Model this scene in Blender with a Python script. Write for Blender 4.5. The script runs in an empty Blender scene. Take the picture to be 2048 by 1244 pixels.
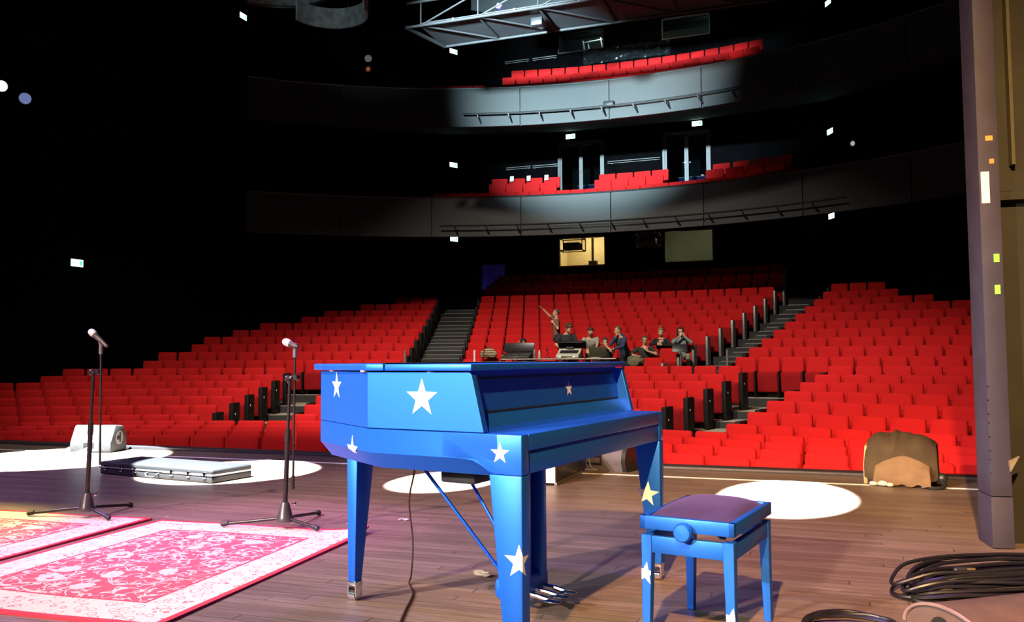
import bpy, bmesh, math, random
from mathutils import Vector, Matrix, Euler
random.seed(7)
PI = math.pi
S = bpy.context.scene
COL = S.collection

# ------------------------------------------------------------------ camera
F, CAM_H, HOR, ROLL, PHI = 1660.0, 1.10, 719.5, 0.006, math.radians(19.4)
TH = math.atan((HOR - 622) / F)
_r0 = Vector((math.cos(PI*0 + PHI), math.sin(PHI), 0))
_f0 = Vector((-math.sin(PHI)*math.cos(TH), math.cos(PHI)*math.cos(TH), math.sin(TH)))
_u0 = Vector((math.sin(PHI)*math.sin(TH), -math.cos(PHI)*math.sin(TH), math.cos(TH)))
CR = _r0*math.cos(ROLL) - _u0*math.sin(ROLL)
CU = _r0*math.sin(ROLL) + _u0*math.cos(ROLL)
CF = _f0
cam_d = bpy.data.cameras.new('camera'); cam_d.sensor_width = 36; cam_d.lens = F/2048*36
cam_d.clip_end = 200; cam_d.clip_start = 0.05
cam = bpy.data.objects.new('camera', cam_d); COL.objects.link(cam)
m = Matrix.Identity(4)
for i in range(3):
    m[i][0], m[i][1], m[i][2] = CR[i], CU[i], -CF[i]
m[2][3] = CAM_H
cam.matrix_world = m
S.camera = cam
CAMP = Vector((0, 0, CAM_H))
def ray(px, py): return CR*((px-1024)/F) + CU*((622-py)/F) + CF
def at_y(px, py, Y): d = ray(px, py); return CAMP + d*(Y/d.y)
def at_x(px, py, X): d = ray(px, py); return CAMP + d*(X/d.x)
def on_z(px, py, z=0.0): d = ray(px, py); return CAMP + d*((z-CAM_H)/d.z)
def proj(p):
    q = Vector(p) - CAMP; dd = q.dot(CF)
    return 1024 + F*q.dot(CR)/dd, 622 - F*q.dot(CU)/dd, dd

# ------------------------------------------------------------------ world, exposure, lamps
S.view_settings.view_transform = 'Standard'; S.view_settings.look = 'None'
S.view_settings.gamma = 1; S.view_settings.use_curve_mapping = False
S.view_settings.exposure = 0.0
w = bpy.data.worlds.new('world'); S.world = w; w.use_nodes = True
w.node_tree.nodes['Background'].inputs[0].default_value = (0.3, 0.32, 0.5, 1)
w.node_tree.nodes['Background'].inputs[1].default_value = 0.0015

def spot(name, loc, target, power, color, angle, blend=0.3, radius=0.1):
    d = bpy.data.lights.new(name, 'SPOT'); d.energy = power; d.color = color
    d.spot_size = math.radians(angle); d.spot_blend = blend; d.shadow_soft_size = radius
    o = bpy.data.objects.new(name, d); COL.objects.link(o); o.location = loc
    o.rotation_euler = (Vector(target)-Vector(loc)).to_track_quat('-Z', 'Y').to_euler()
    return o
def point(name, loc, power, color, radius=0.1):
    d = bpy.data.lights.new(name, 'POINT'); d.energy = power; d.color = color; d.shadow_soft_size = radius
    o = bpy.data.objects.new(name, d); COL.objects.link(o); o.location = loc
    return o
# auditorium wash from lamps over the stage front: lights the seats up to the balcony's shadow line
spot('seat_wash_centre', (-6.2, 6.0, 14.6), (-5.8, 20.5, 0.6), 14500, (1, .88, .74), 58, .8, .25)
spot('seat_wash_left', (-9.0, 6.5, 13.5), (-11.6, 17.5, 0.2), 7000, (1, .86, .72), 56, .9, .25)
spot('seat_wash_right', (-3.0, 6.5, 13.5), (0.6, 16.5, 0.2), 3200, (1, .84, .68), 56, .9, .25)
spot('front_row_spill', (-7.5, 4.8, 7.5), (-8.8, 11.2, -.3), 1500, (1, .80, .85), 60, .9, .25)  # added spot, stands in for stage light spilling onto the front rows
# key light on the stage, low from behind and left of the camera
spot('stage_key', (-5.4, -5.2, 3.9), (-2.0, 4.2, 0.5), 7600, (1, .78, .67), 36, .6, .10)
spot('stage_cool', (-7.6, -3.0, 3.4), (-1.7, 3.1, 0.85), 2700, (.50, .92, 1), 22, .6, .10)
spot('stage_violet_side', (-9.2, 4.6, 4.4), (-2.4, 3.6, 0.6), 2300, (.40, .30, 1), 40, .7, .09)
spot('violet_top', (-1.4, 4.9, 8.2), (-0.9, 3.9, 0.4), 1300, (.28, .13, 1), 40, .7, .08)
spot('violet_left', (-9.5, 4.0, 7.0), (-6.0, 5.4, 0), 2600, (.60, .40, 1), 54, .8, .1)
spot('amber_right', (-0.4, -4.6, 6.8), (0.9, 6.3, 0), 15000, (1, .58, .22), 34, .8, .1)
spot('amber_back', (-6.4, -1.4, 6.4), (-1.7, 6.4, 0), 6000, (1, .70, .58), 42, .9, .1)
spot('violet_flat', (-2.4, 1.8, 6.5), (1.1, 5.6, 3.8), 420, (.46, .32, 1), 48, .7, .08)
# rug light
spot('rug_wash', (-5.6, 1.2, 7.5), (-4.0, 3.75, 0), 500, (1, .82, .72), 28, .35, .08)
spot('rug_amber', (-8.4, 3.0, 6.5), (-5.9, 3.7, 0), 6500, (1, .84, .18), 21, .5, .08)
spot('rug_magenta', (-1.6, 5.6, 7.5), (-3.6, 4.6, 0), 2600, (.85, .22, 1), 22, .8, .08)
# hard edged white profile pools along the stage front
def pool(n, tx, ty, ang, px, py, pz, power):
    return spot('profile_'+n, (px, py, pz), (tx, ty, 0), power, (.90, 1, 1), ang, .06, .03)
pool('a', -8.15, 7.35, 11.5, -8.9, 4.0, 11.0, 170000)
pool('b', -5.45, 6.95, 8.8, -5.9, 2.6, 10.0, 170000)
pool('c', -3.13, 6.98, 5.1, -3.2, -1.0, 7.2, 190000)
pool('d', -0.17, 6.93, 5.6, -0.6, -2.0, 6.2, 210000)
# cool profile on the upper balcony front
spot('balcony_cool', (-7.2, 11.0, 8.2), (-6.7, 26.7, 10.3), 64000, (.62, .90, 1), 36, 1.0, .2)
spot('balcony_seat_red', (-2.0, 12.0, 12.2), (-4.6, 29.0, 11.5), 8000, (1, .80, .70), 24, .9, .2)
spot('balcony_one_wash', (-6.0, 9.5, 9.0), (-6.0, 28.5, 7.8), 600, (1, .88, .80), 36, .9, .2)

# ------------------------------------------------------------------ materials
MATS = {}
def mat(name, col, rough=.5, metal=0.0, var=.12, scale=14., bump=0.0, spec=.5, emit=None, estr=0., coat=0., sheen=0.):
    if name in MATS: return MATS[name]
    M = bpy.data.materials.new(name); M.use_nodes = True; nt = M.node_tree; N = nt.nodes; L = nt.links
    b = N['Principled BSDF']
    b.inputs['Roughness'].default_value = rough; b.inputs['Metallic'].default_value = metal
    b.inputs['Specular IOR Level'].default_value = spec
    b.inputs['Coat Weight'].default_value = coat; b.inputs['Coat Roughness'].default_value = .2
    b.inputs['Sheen Weight'].default_value = sheen
    tc = N.new('ShaderNodeTexCoord'); nz = N.new('ShaderNodeTexNoise'); nz.inputs['Scale'].default_value = scale; nz.inputs['Detail'].default_value = 4
    L.new(tc.outputs['Object'], nz.inputs['Vector'])
    cr = N.new('ShaderNodeValToRGB'); L.new(nz.outputs[0], cr.inputs[0])
    cr.color_ramp.elements[0].position = .3; cr.color_ramp.elements[1].position = .7
    cr.color_ramp.elements[0].color = (*[c*(1-var) for c in col], 1); cr.color_ramp.elements[1].color = (*[min(1, c*(1+var)) for c in col], 1)
    L.new(cr.outputs[0], b.inputs['Base Color'])
    if bump:
        bp = N.new('ShaderNodeBump'); bp.inputs['Strength'].default_value = bump; bp.inputs['Distance'].default_value = .01
        L.new(nz.outputs[0], bp.inputs['Height']); L.new(bp.outputs[0], b.inputs['Normal'])
    if emit:
        b.inputs['Emission Color'].default_value = (*emit, 1); b.inputs['Emission Strength'].default_value = estr
    MATS[name] = M
    return M
def glass(name, col=(.9, .95, .95), rough=.03):
    if name in MATS: return MATS[name]
    M = bpy.data.materials.new(name); M.use_nodes = True; nt = M.node_tree; N = nt.nodes; L = nt.links
    for n in list(N): N.remove(n)
    o = N.new('ShaderNodeOutputMaterial'); t = N.new('ShaderNodeBsdfTransparent'); t.inputs[0].default_value = (*col, 1)
    g = N.new('ShaderNodeBsdfGlossy'); g.inputs['Roughness'].default_value = rough
    fr = N.new('ShaderNodeFresnel'); fr.inputs[0].default_value = 1.45
    nz = N.new('ShaderNodeTexNoise'); nz.inputs['Scale'].default_value = 3
    bp = N.new('ShaderNodeBump'); bp.inputs['Strength'].default_value = .01; L.new(nz.outputs[0], bp.inputs['Height']); L.new(bp.outputs[0], g.inputs['Normal'])
    mx = N.new('ShaderNodeMixShader'); L.new(fr.outputs[0], mx.inputs[0]); L.new(t.outputs[0], mx.inputs[1]); L.new(g.outputs[0], mx.inputs[2]); L.new(mx.outputs[0], o.inputs[0])
    MATS[name] = M; return M

def nodes_of(name, rough=.5):
    M = bpy.data.materials.new(name); M.use_nodes = True; nt = M.node_tree
    b = nt.nodes['Principled BSDF']; b.inputs['Roughness'].default_value = rough
    MATS[name] = M
    return M, nt, nt.nodes, nt.links, b
class G:                       # small node-graph helper
    def __init__(s, nt): s.nt = nt; s.N = nt.nodes; s.L = nt.links
    def math(s, op, a, b=None, c=None, clamp=False):
        n = s.N.new('ShaderNodeMath'); n.operation = op; n.use_clamp = clamp
        for i, v in enumerate((a, b, c)):
            if v is None: continue
            if isinstance(v, (int, float)): n.inputs[i].default_value = v
            else: s.L.new(v, n.inputs[i])
        return n.outputs[0]
    def mix(s, f, a, b):
        n = s.N.new('ShaderNodeMix'); n.data_type = 'RGBA'
        for sock, v in ((n.inputs[0], f), (n.inputs[6], a), (n.inputs[7], b)):
            if isinstance(v, tuple): sock.default_value = (*v, 1)
            elif isinstance(v, (int, float)): sock.default_value = v
            else: s.L.new(v, sock)
        return n.outputs[2]
    def obj(s, scale=(1, 1, 1), rot=(0, 0, 0)):
        t = s.N.new('ShaderNodeTexCoord'); mp = s.N.new('ShaderNodeMapping')
        mp.inputs['Scale'].default_value = scale; mp.inputs['Rotation'].default_value = rot
        s.L.new(t.outputs['Object'], mp.inputs[0]); return mp.outputs[0]
    def noise(s, v, scale, detail=3, rough=.5, dist=0):
        n = s.N.new('ShaderNodeTexNoise'); n.inputs['Scale'].default_value = scale; n.inputs['Detail'].default_value = detail
        n.inputs['Roughness'].default_value = rough; n.inputs['Distortion'].default_value = dist; s.L.new(v, n.inputs['Vector']); return n.outputs[0]
    def noisec(s, v, scale):
        n = s.N.new('ShaderNodeTexNoise'); n.inputs['Scale'].default_value = scale; s.L.new(v, n.inputs['Vector']); return n.outputs[1]
    def voro(s, v, scale, feat='F1', rand=1.0):
        n = s.N.new('ShaderNodeTexVoronoi'); n.feature = feat; n.inputs['Scale'].default_value = scale; n.inputs['Randomness'].default_value = rand
        s.L.new(v, n.inputs['Vector']); return n
    def sep(s, v):
        n = s.N.new('ShaderNodeSeparateXYZ'); s.L.new(v, n.inputs[0]); return n.outputs
    def comb(s, x, y, z=0.0):
        n = s.N.new('ShaderNodeCombineXYZ')
        for i, v in enumerate((x, y, z)):
            if isinstance(v, (int, float)): n.inputs[i].default_value = v
            else: s.L.new(v, n.inputs[i])
        return n.outputs[0]
    def step(s, v, a, b):
        n = s.N.new('ShaderNodeMapRange'); n.interpolation_type = 'SMOOTHSTEP'; s.L.new(v, n.inputs[0])
        n.inputs[1].default_value = a; n.inputs[2].default_value = b; return n.outputs[0]

def mat_stage():
    M, nt, N, L, b = nodes_of('stage_boards', .42); g = G(nt)
    v = g.obj(); x, y, z = g.sep(v)
    row = g.math('FLOOR', g.math('DIVIDE', y, .07))
    fy = g.math('FRACT', g.math('DIVIDE', y, .07))
    wn = N.new('ShaderNodeTexWhiteNoise'); wn.noise_dimensions = '1D'; L.new(row, wn.inputs['W'])
    xs = g.math('ADD', g.math('DIVIDE', x, 2.1), g.math('MULTIPLY', wn.outputs[0], 9.0))
    cell = g.math('FLOOR', xs); fx = g.math('FRACT', xs)
    wn2 = N.new('ShaderNodeTexWhiteNoise'); wn2.noise_dimensions = '2D'; L.new(g.comb(cell, row), wn2.inputs['Vector'])
    grain = g.noise(g.obj((1.4, 22, 1)), 2.2, 6, .65)
    patch = g.noise(v, .9, 3)
    t = g.math('ADD', g.math('MULTIPLY', wn2.outputs[0], .22), g.math('ADD', g.math('MULTIPLY', grain, .75), g.math('MULTIPLY', patch, .35)))
    col = g.mix(g.step(t, .35, 1.1), (.115, .078, .060), (.26, .182, .140))
    seam = g.math('MAXIMUM', g.math('LESS_THAN', fy, .05), g.math('LESS_THAN', fx, .0035))
    col = g.mix(g.math('MULTIPLY', seam, .65), col, (.012, .009, .008))
    sc = g.noise(g.obj((3.2, 26, 1)), 1.7, 5, .7)
    scuff = g.math('MULTIPLY', g.step(sc, .70, .76), g.step(g.noise(v, 2.1, 2), .5, .62))
    col = g.mix(scuff, col, (.42, .36, .31))
    chip = g.math('MULTIPLY', g.math('LESS_THAN', g.voro(g.obj((1, 2.2, 1)), 3.4).outputs['Distance'], .045), g.step(g.noise(v, 1.3, 2), .52, .6))
    col = g.mix(chip, col, (.55, .5, .45))
    L.new(col, b.inputs['Base Color'])
    L.new(g.math('ADD', g.math('MULTIPLY', grain, .3), .26), b.inputs['Roughness'])
    bp = N.new('ShaderNodeBump'); bp.inputs['Strength'].default_value = .25; bp.inputs['Distance'].default_value = .004
    L.new(g.math('SUBTRACT', grain, seam), bp.inputs['Height']); L.new(bp.outputs[0], b.inputs['Normal'])
    return M
def mat_rug(w, l):
    # object origin at the rug centre; field with flower heads and curls, wide cream border, red edge
    M, nt, N, L, b = nodes_of('persian_rug_%d' % int(w*100), .95); g = G(nt)
    v = g.obj(); x, y, z = g.sep(v)
    warp = g.noisec(v, 3.2)
    wv = N.new('ShaderNodeVectorMath'); wv.operation = 'MULTIPLY_ADD'; L.new(warp, wv.inputs[0]); wv.inputs[1].default_value = (.10, .10, 0); L.new(v, wv.inputs[2])
    v2 = wv.outputs[0]
    ed = g.math('MINIMUM', g.math('SUBTRACT', w/2, g.math('ABSOLUTE', x)), g.math('SUBTRACT', l/2, g.math('ABSOLUTE', y)))
    # big flower heads with scalloped rims
    V = g.voro(v2, 3.6, 'F1', .55); d = V.outputs['Distance']
    pet = g.noise(v, 46, 2)
    flower = g.math('LESS_THAN', g.math('ADD', d, g.math('MULTIPLY', pet, .07)), .31)
    heart = g.math('LESS_THAN', g.math('ABSOLUTE', g.math('SUBTRACT', d, .13)), .03)
    # leaf sprays and curls
    V2 = g.voro(g.obj((.75, 1.35, 1)), 11.0, 'F1', 1.0); leaf = g.math('LESS_THAN', V2.outputs['Distance'], .23)
    wvz = g.noise(v2, 7.5, 2); curl = g.math('LESS_THAN', g.math('ABSOLUTE', g.math('SUBTRACT', wvz, .5)), .018)
    wvz2 = g.noise(v2, 11.5, 1); curl2 = g.math('LESS_THAN', g.math('ABSOLUTE', g.math('SUBTRACT', wvz2, .43)), .02)
    mot = g.math('MAXIMUM', g.math('MAXIMUM', g.math('SUBTRACT', flower, heart), leaf), g.math('MAXIMUM', curl, curl2), clamp=True)
    col = g.mix(mot, (.36, .062, .086), (.54, .41, .36))
    # border
    bv = g.voro(v2, 17.0, 'F1', .9).outputs['Distance']
    bor = g.mix(g.math('LESS_THAN', g.math('ABSOLUTE', g.math('SUBTRACT', bv, .36)), .035), (.56, .46, .37), (.42, .13, .13))
    bor = g.mix(g.math('LESS_THAN', g.voro(v, 26.0).outputs['Distance'], .10), bor, (.20, .16, .22))
    col = g.mix(g.math('LESS_THAN', ed, .27), col, bor)
    col = g.mix(g.math('LESS_THAN', g.math('ABSOLUTE', g.math('SUBTRACT', ed, .275)), .008), col, (.5, .03, .05))
    col = g.mix(g.math('LESS_THAN', ed, .035), col, (.42, .02, .035))
    L.new(col, b.inputs['Base Color'])
    bp = N.new('ShaderNodeBump'); bp.inputs['Strength'].default_value = .4; bp.inputs['Distance'].default_value = .003
    L.new(g.noise(v, 240, 2), bp.inputs['Height']); L.new(bp.outputs[0], b.inputs['Normal'])
    return M
def mat_fabric(name, col, sc=220):
    M, nt, N, L, b = nodes_of(name, .9); g = G(nt); v = g.obj()
    n = g.noise(v, sc, 3); n2 = g.noise(v, 3.0, 2)
    c = g.mix(g.math('ADD', g.math('MULTIPLY', n, .6), g.math('MULTIPLY', n2, .4)), tuple(k*.72 for k in col), tuple(min(1, k*1.25) for k in col))
    L.new(c, b.inputs['Base Color']); b.inputs['Sheen Weight'].default_value = .15; b.inputs['Specular IOR Level'].default_value = .2
    b.inputs['Sheen Tint'].default_value = (*col, 1)
    bp = N.new('ShaderNodeBump'); bp.inputs['Strength'].default_value = .3; bp.inputs['Distance'].default_value = .002
    L.new(n, bp.inputs['Height']); L.new(bp.outputs[0], b.inputs['Normal'])
    return M
def mat_panel():
    M, nt, N, L, b = nodes_of('balcony_panel_grey', .5); g = G(nt)
    st = g.noise(g.obj((9, 9, .25)), 3.0, 5, .7); n = g.noise(g.obj(), .8, 2)
    c = g.mix(g.math('ADD', g.math('MULTIPLY', st, .8), g.math('MULTIPLY', n, .3)), (.010, .012, .013), (.026, .029, .031))
    L.new(c, b.inputs['Base Color']); return M
def mat_blue():
    M, nt, N, L, b = nodes_of('satin_blue_lacquer', .36); g = G(nt)
    n = g.noise(g.obj(), 900, 2); n2 = g.noise(g.obj(), 2.5, 2)
    c = g.mix(n2, (.009, .122, .64), (.012, .140, .70))
    L.new(c, b.inputs['Base Color']); b.inputs['Metallic'].default_value = .6
    L.new(g.math('ADD', g.math('MULTIPLY', n, .1), .42), b.inputs['Roughness'])
    b.inputs['Coat Weight'].default_value = .08; b.inputs['Coat Roughness'].default_value = .25
    return M
def mat_velvet():
    M, nt, N, L, b = nodes_of('violet_velvet', .95); g = G(nt)
    n = g.noise(g.obj(), 7, 4); n1 = g.noise(g.obj(), 300, 2)
    c = g.mix(g.math('ADD', g.math('MULTIPLY', n, .7), g.math('MULTIPLY', n1, .3)), (.012, .006, .045), (.034, .016, .09))
    L.new(c, b.inputs['Base Color']); b.inputs['Sheen Weight'].default_value = .2; b.inputs['Sheen Tint'].default_value = (.4, .25, .9, 1)
    return M
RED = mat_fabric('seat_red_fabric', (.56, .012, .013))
RED_DARK = mat_fabric('seat_cushion_dark_red', (.30, .006, .009))  # darker red for the folded cushions
BLUE = mat_blue(); VELVET = mat_velvet(); PANEL = mat_panel(); STAGE = mat_stage()
BLACK = mat('black_paint', (.012, .012, .013), .55)
ENDP = mat('end_panel_black', (.006, .0055, .0055), .6, spec=.2)
BLACKP = mat('black_plastic', (.018, .018, .02), .4)
WALL = mat('black_wall', (.0025, .0023, .003), .95, var=.3, scale=2, spec=.04)
CARPET = mat('tier_grey_carpet', (.34, .30, .22), .95, var=.25, scale=60, bump=.3)
RISER = mat('tier_dark_riser', (.022, .022, .022), .8)
NOSE = mat('nosing_metal', (.30, .30, .27), .35, .6)
STAR = mat('star_white', (.80, .76, .74), .35, .1, var=.03)
CHROME = mat('chrome', (.8, .8, .82), .12, 1., var=.03)
STEEL = mat('grey_steel', (.26, .26, .26), .45, .5)
DOORF = mat('door_frame_grey', (.15, .15, .15), .5, .2)
WHITE = mat('white_paint', (.8, .8, .78), .5, var=.04)
FLAT = mat('flat_purple_grey', (.030, .025, .046), .7, var=.2, scale=5)
FLATB = mat('flat_black_olive', (.012, .011, .006), .75, var=.3, scale=4)
SKIN = mat('skin', (.62, .36, .22), .5, var=.06, scale=20)
SKINP = mat('skin_pale', (.70, .43, .29), .5, var=.06, scale=20)

# ------------------------------------------------------------------ mesh building
def sub(bm, verts, M4):
    bmesh.ops.transform(bm, matrix=M4, verts=verts)
class MB:
    def __init__(s): s.bm = bmesh.new(); s.mi = 0
    def _mark(s, n0):
        s.bm.faces.ensure_lookup_table()
        for f in s.bm.faces[n0:]: f.material_index = s.mi
    def box(s, c, size, rot=None, bev=0.0, seg=2):
        n0 = len(s.bm.faces)
        r = bmesh.ops.create_cube(s.bm, size=1.0); vs = r['verts']
        M4 = Matrix.Translation(c) @ (rot.to_4x4() if rot is not None else Matrix.Identity(4)) @ Matrix.Diagonal((*size, 1))
        sub(s.bm, vs, M4)
        if bev > 0:
            es = list({e for v in vs for e in v.link_edges})
            bmesh.ops.bevel(s.bm, geom=es, offset=min(bev, min(size)*.45), segments=seg, affect='EDGES', profile=.5)
        s._mark(n0); return s
    def bar(s, a, b, wx, wy, bev=0.0, up=(0, 0, 1)):
        a = Vector(a); b = Vector(b); d = b-a; z = d.normalized(); u = Vector(up)
        if abs(z.dot(u)) > .98: u = Vector((1, 0, 0))
        x = u.cross(z).normalized(); y = z.cross(x)
        R = Matrix((x, y, z)).transposed()
        return s.box((a+b)/2, (wx, wy, d.length), R, bev)
    def cyl(s, a, b, r1, r2=None, seg=16, caps=True):
        r2 = r1 if r2 is None else r2; a = Vector(a); b = Vector(b); d = b-a; n0 = len(s.bm.faces)
        r = bmesh.ops.create_cone(s.bm, cap_ends=caps, segments=seg, radius1=r1, radius2=r2, depth=d.length)
        q = Vector((0, 0, 1)).rotation_difference(d.normalized() if d.length else Vector((0, 0, 1)))
        sub(s.bm, r['verts'], Matrix.Translation((a+b)/2) @ q.to_matrix().to_4x4())
        s._mark(n0); return s
    def ell(s, c, r, rot=None, u=16, v=10):
        n0 = len(s.bm.faces)
        q = bmesh.ops.create_uvsphere(s.bm, u_segments=u, v_segments=v, radius=1.0)
        r = (r, r, r) if isinstance(r, (int, float)) else r
        sub(s.bm, q['verts'], Matrix.Translation(c) @ (rot.to_4x4() if rot is not None else Matrix.Identity(4)) @ Matrix.Diagonal((*r, 1)))
        s._mark(n0); return s
    def cap(s, a, b, r1, r2, seg=12):          # tapered capsule
        s.cyl(a, b, r1, r2, seg); s.ell(a, r1, u=seg, v=8); s.ell(b, r2, u=seg, v=8); return s
    def loft(s, rings, closed=True, caps=True):
        n0 = len(s.bm.faces)
        R = [[s.bm.verts.new(p) for p in ring] for ring in rings]; n = len(R[0])
        for i in range(len(R)-1):
            for j in range(n if closed else n-1):
                k = (j+1) % n
                s.bm.faces.new((R[i][j], R[i][k], R[i+1][k], R[i+1][j]))
        if caps and closed:
            s.bm.faces.new(list(reversed(R[0]))); s.bm.faces.new(R[-1])
        s._mark(n0); return s
    def prism(s, poly, z0, z1, M4=None, bev=0.0):      # polygon in xy extruded in z
        n0 = len(s.bm.faces)
        A = [s.bm.verts.new((x, y, z0)) for x, y in poly]; B = [s.bm.verts.new((x, y, z1)) for x, y in poly]; n = len(poly)
        s.bm.faces.new(list(reversed(A))); s.bm.faces.new(B)
        for i in range(n): s.bm.faces.new((A[i], A[(i+1) % n], B[(i+1) % n], B[i]))
        if bev:
            es = list({e for v in A+B for e in v.link_edges})
            bmesh.ops.bevel(s.bm, geom=es, offset=bev, segments=2, affect='EDGES', profile=.5)
        if M4 is not None:
            s.bm.verts.ensure_lookup_table()
            s.bm.faces.ensure_lookup_table()
            sub(s.bm, list({v for f in s.bm.faces[n0:] for v in f.verts}), M4)
        s._mark(n0); return s
    def tube(s, pts, r, seg=8):
        pts = [Vector(p) for p in pts]; rings = []; prev = None
        for i, p in enumerate(pts):
            t = (pts[min(i+1, len(pts)-1)] - pts[max(i-1, 0)]).normalized()
            if prev is None:
                u = Vector((0, 0, 1)) if abs(t.z) < .9 else Vector((1, 0, 0)); x = u.cross(t).normalized()
            else: x = (prev - t*prev.dot(t)).normalized()
            y = t.cross(x); prev = x; rr = r[i] if isinstance(r, (list, tuple)) else r
            rings.append([p + (x*math.cos(2*PI*k/seg) + y*math.sin(2*PI*k/seg))*rr for k in range(seg)])
        return s.loft(rings)
    def lathe(s, prof, M4=None, seg=24):
        n0 = len(s.bm.faces)
        rings = [[Vector((r*math.cos(2*PI*k/seg), r*math.sin(2*PI*k/seg), z)) for k in range(seg)] for r, z in prof]
        if M4 is not None: rings = [[M4 @ p for p in q] for q in rings]
        return s.loft(rings)
    def mesh(s, name, smooth=True, ang=35):
        bmesh.ops.recalc_face_normals(s.bm, faces=s.bm.faces[:])
        me = bpy.data.meshes.new(name); s.bm.to_mesh(me); s.bm.free()
        if smooth:
            for p in me.polygons: p.use_smooth = True
            me.set_sharp_from_angle(angle=math.radians(ang))
        return me
    def build(s, name, mats, parent=None, loc=None, smooth=True, ang=35):
        me = s.mesh(name, smooth, ang)
        for mm in (mats if isinstance(mats, (list, tuple)) else [mats]): me.materials.append(mm)
        return link(name, me, parent, loc)
def link(name, me, parent=None, loc=None, rot=None):
    o = bpy.data.objects.new(name, me); COL.objects.link(o)
    if parent is not None: o.parent = parent
    if loc is not None: o.location = loc
    if rot is not None: o.rotation_euler = rot
    return o
def tag(o, label, cat, group=None, kind=None):
    o['label'] = label; o['category'] = cat
    if group: o['group'] = group
    if kind: o['kind'] = kind
    return o
def thing(name, label, cat, loc=(0, 0, 0), rz=0, group=None):
    o = bpy.data.objects.new(name, None); COL.objects.link(o); o.location = loc; o.rotation_euler = (0, 0, rz)
    o.empty_display_size = .1
    return tag(o, label, cat, group)
def struct(o, label=None, cat=None):
    o['kind'] = 'structure'
    if label: o['label'] = label; o['category'] = cat or 'structure'
    return o
ORD = 'first second third fourth fifth sixth seventh eighth ninth tenth eleventh twelfth thirteenth fourteenth fifteenth sixteenth seventeenth eighteenth nineteenth twentieth'.split()

# ------------------------------------------------------------------ auditorium geometry (arcs of seats)
AX, AY = -6.0, -2.753
ZT = [-.054, -.038, -.034, -.030, .033, .173, .327, .471, .616, .754, .924, 1.130, 1.385, 1.635, 1.895, 2.150, 2.425, 2.69, 2.955, 3.25, 3.575, 3.935, 4.27, 4.635]
def rad(i): return 13.753 + .921*i + (1.008 if i >= 11 else 0)
def pol(R, a, z=0.0): return Vector((AX + R*math.sin(a), AY + R*math.cos(a), z))
FLZ = [z - 1.0 for z in ZT]
LW, RW, SLY, BWY = -18.7, 5.9, 24.4, 33.6         # side walls, start of the slanted corners, rear wall

# stage
mb = MB(); mb.box((-6, 3.0, -.06), (26, 11.0, .12)); o = mb.build('floor', STAGE); struct(o)
mb = MB(); mb.box((-6, 8.45, -.56), (26, .1, 1.0)); o = mb.build('trim_1', RISER); struct(o)
mb = MB(); mb.box((-6, 8.52, .012), (26, .26, .026), bev=.006); mb.box((-6, 8.40, .020), (26, .018, .022)); o = mb.build('trim_2', mat('edge_profile', (.06, .055, .065), .4, .3)); struct(o)
t = MB(); t.box((-5.5, 7.86, .0025), (24, .045, .003)); tag(t.build('white_floor_tape', mat('tape_white', (.85, .85, .8), .6)), 'long white tape line along the front of the stage', 'tape line')
# auditorium floor slab and tiers
mb = MB(); mb.box((-6.3, 21.2, -1.22), (27, 25.4, .3)); o = mb.build('floor', CARPET); struct(o)
mb = MB()
bm = mb.bm
A0, A1, NA = math.radians(-47), math.radians(47), 60
for i in range(4, 24):
    ri = rad(i) - .62; ro = (rad(i+1) - .62 if i < 23 else rad(i) + 1.2); z = FLZ[i]; zb = -1.1
    for k in range(NA):
        a, b = A0 + (A1-A0)*k/NA, A0 + (A1-A0)*(k+1)/NA
        q = [pol(ri, a, z), pol(ri, b, z), pol(ro, b, z), pol(ro, a, z)]
        vs = [bm.verts.new(p) for p in q]; f = bm.faces.new(vs); f.material_index = 0
        d = [bm.verts.new((p.x, p.y, FLZ[i-1]-.02)) for p in (q[0], q[1])]
        f = bm.faces.new((d[0], d[1], vs[1], vs[0])); f.material_index = 1
o = mb.build('floor', [CARPET, RISER], smooth=False); struct(o)

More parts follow.
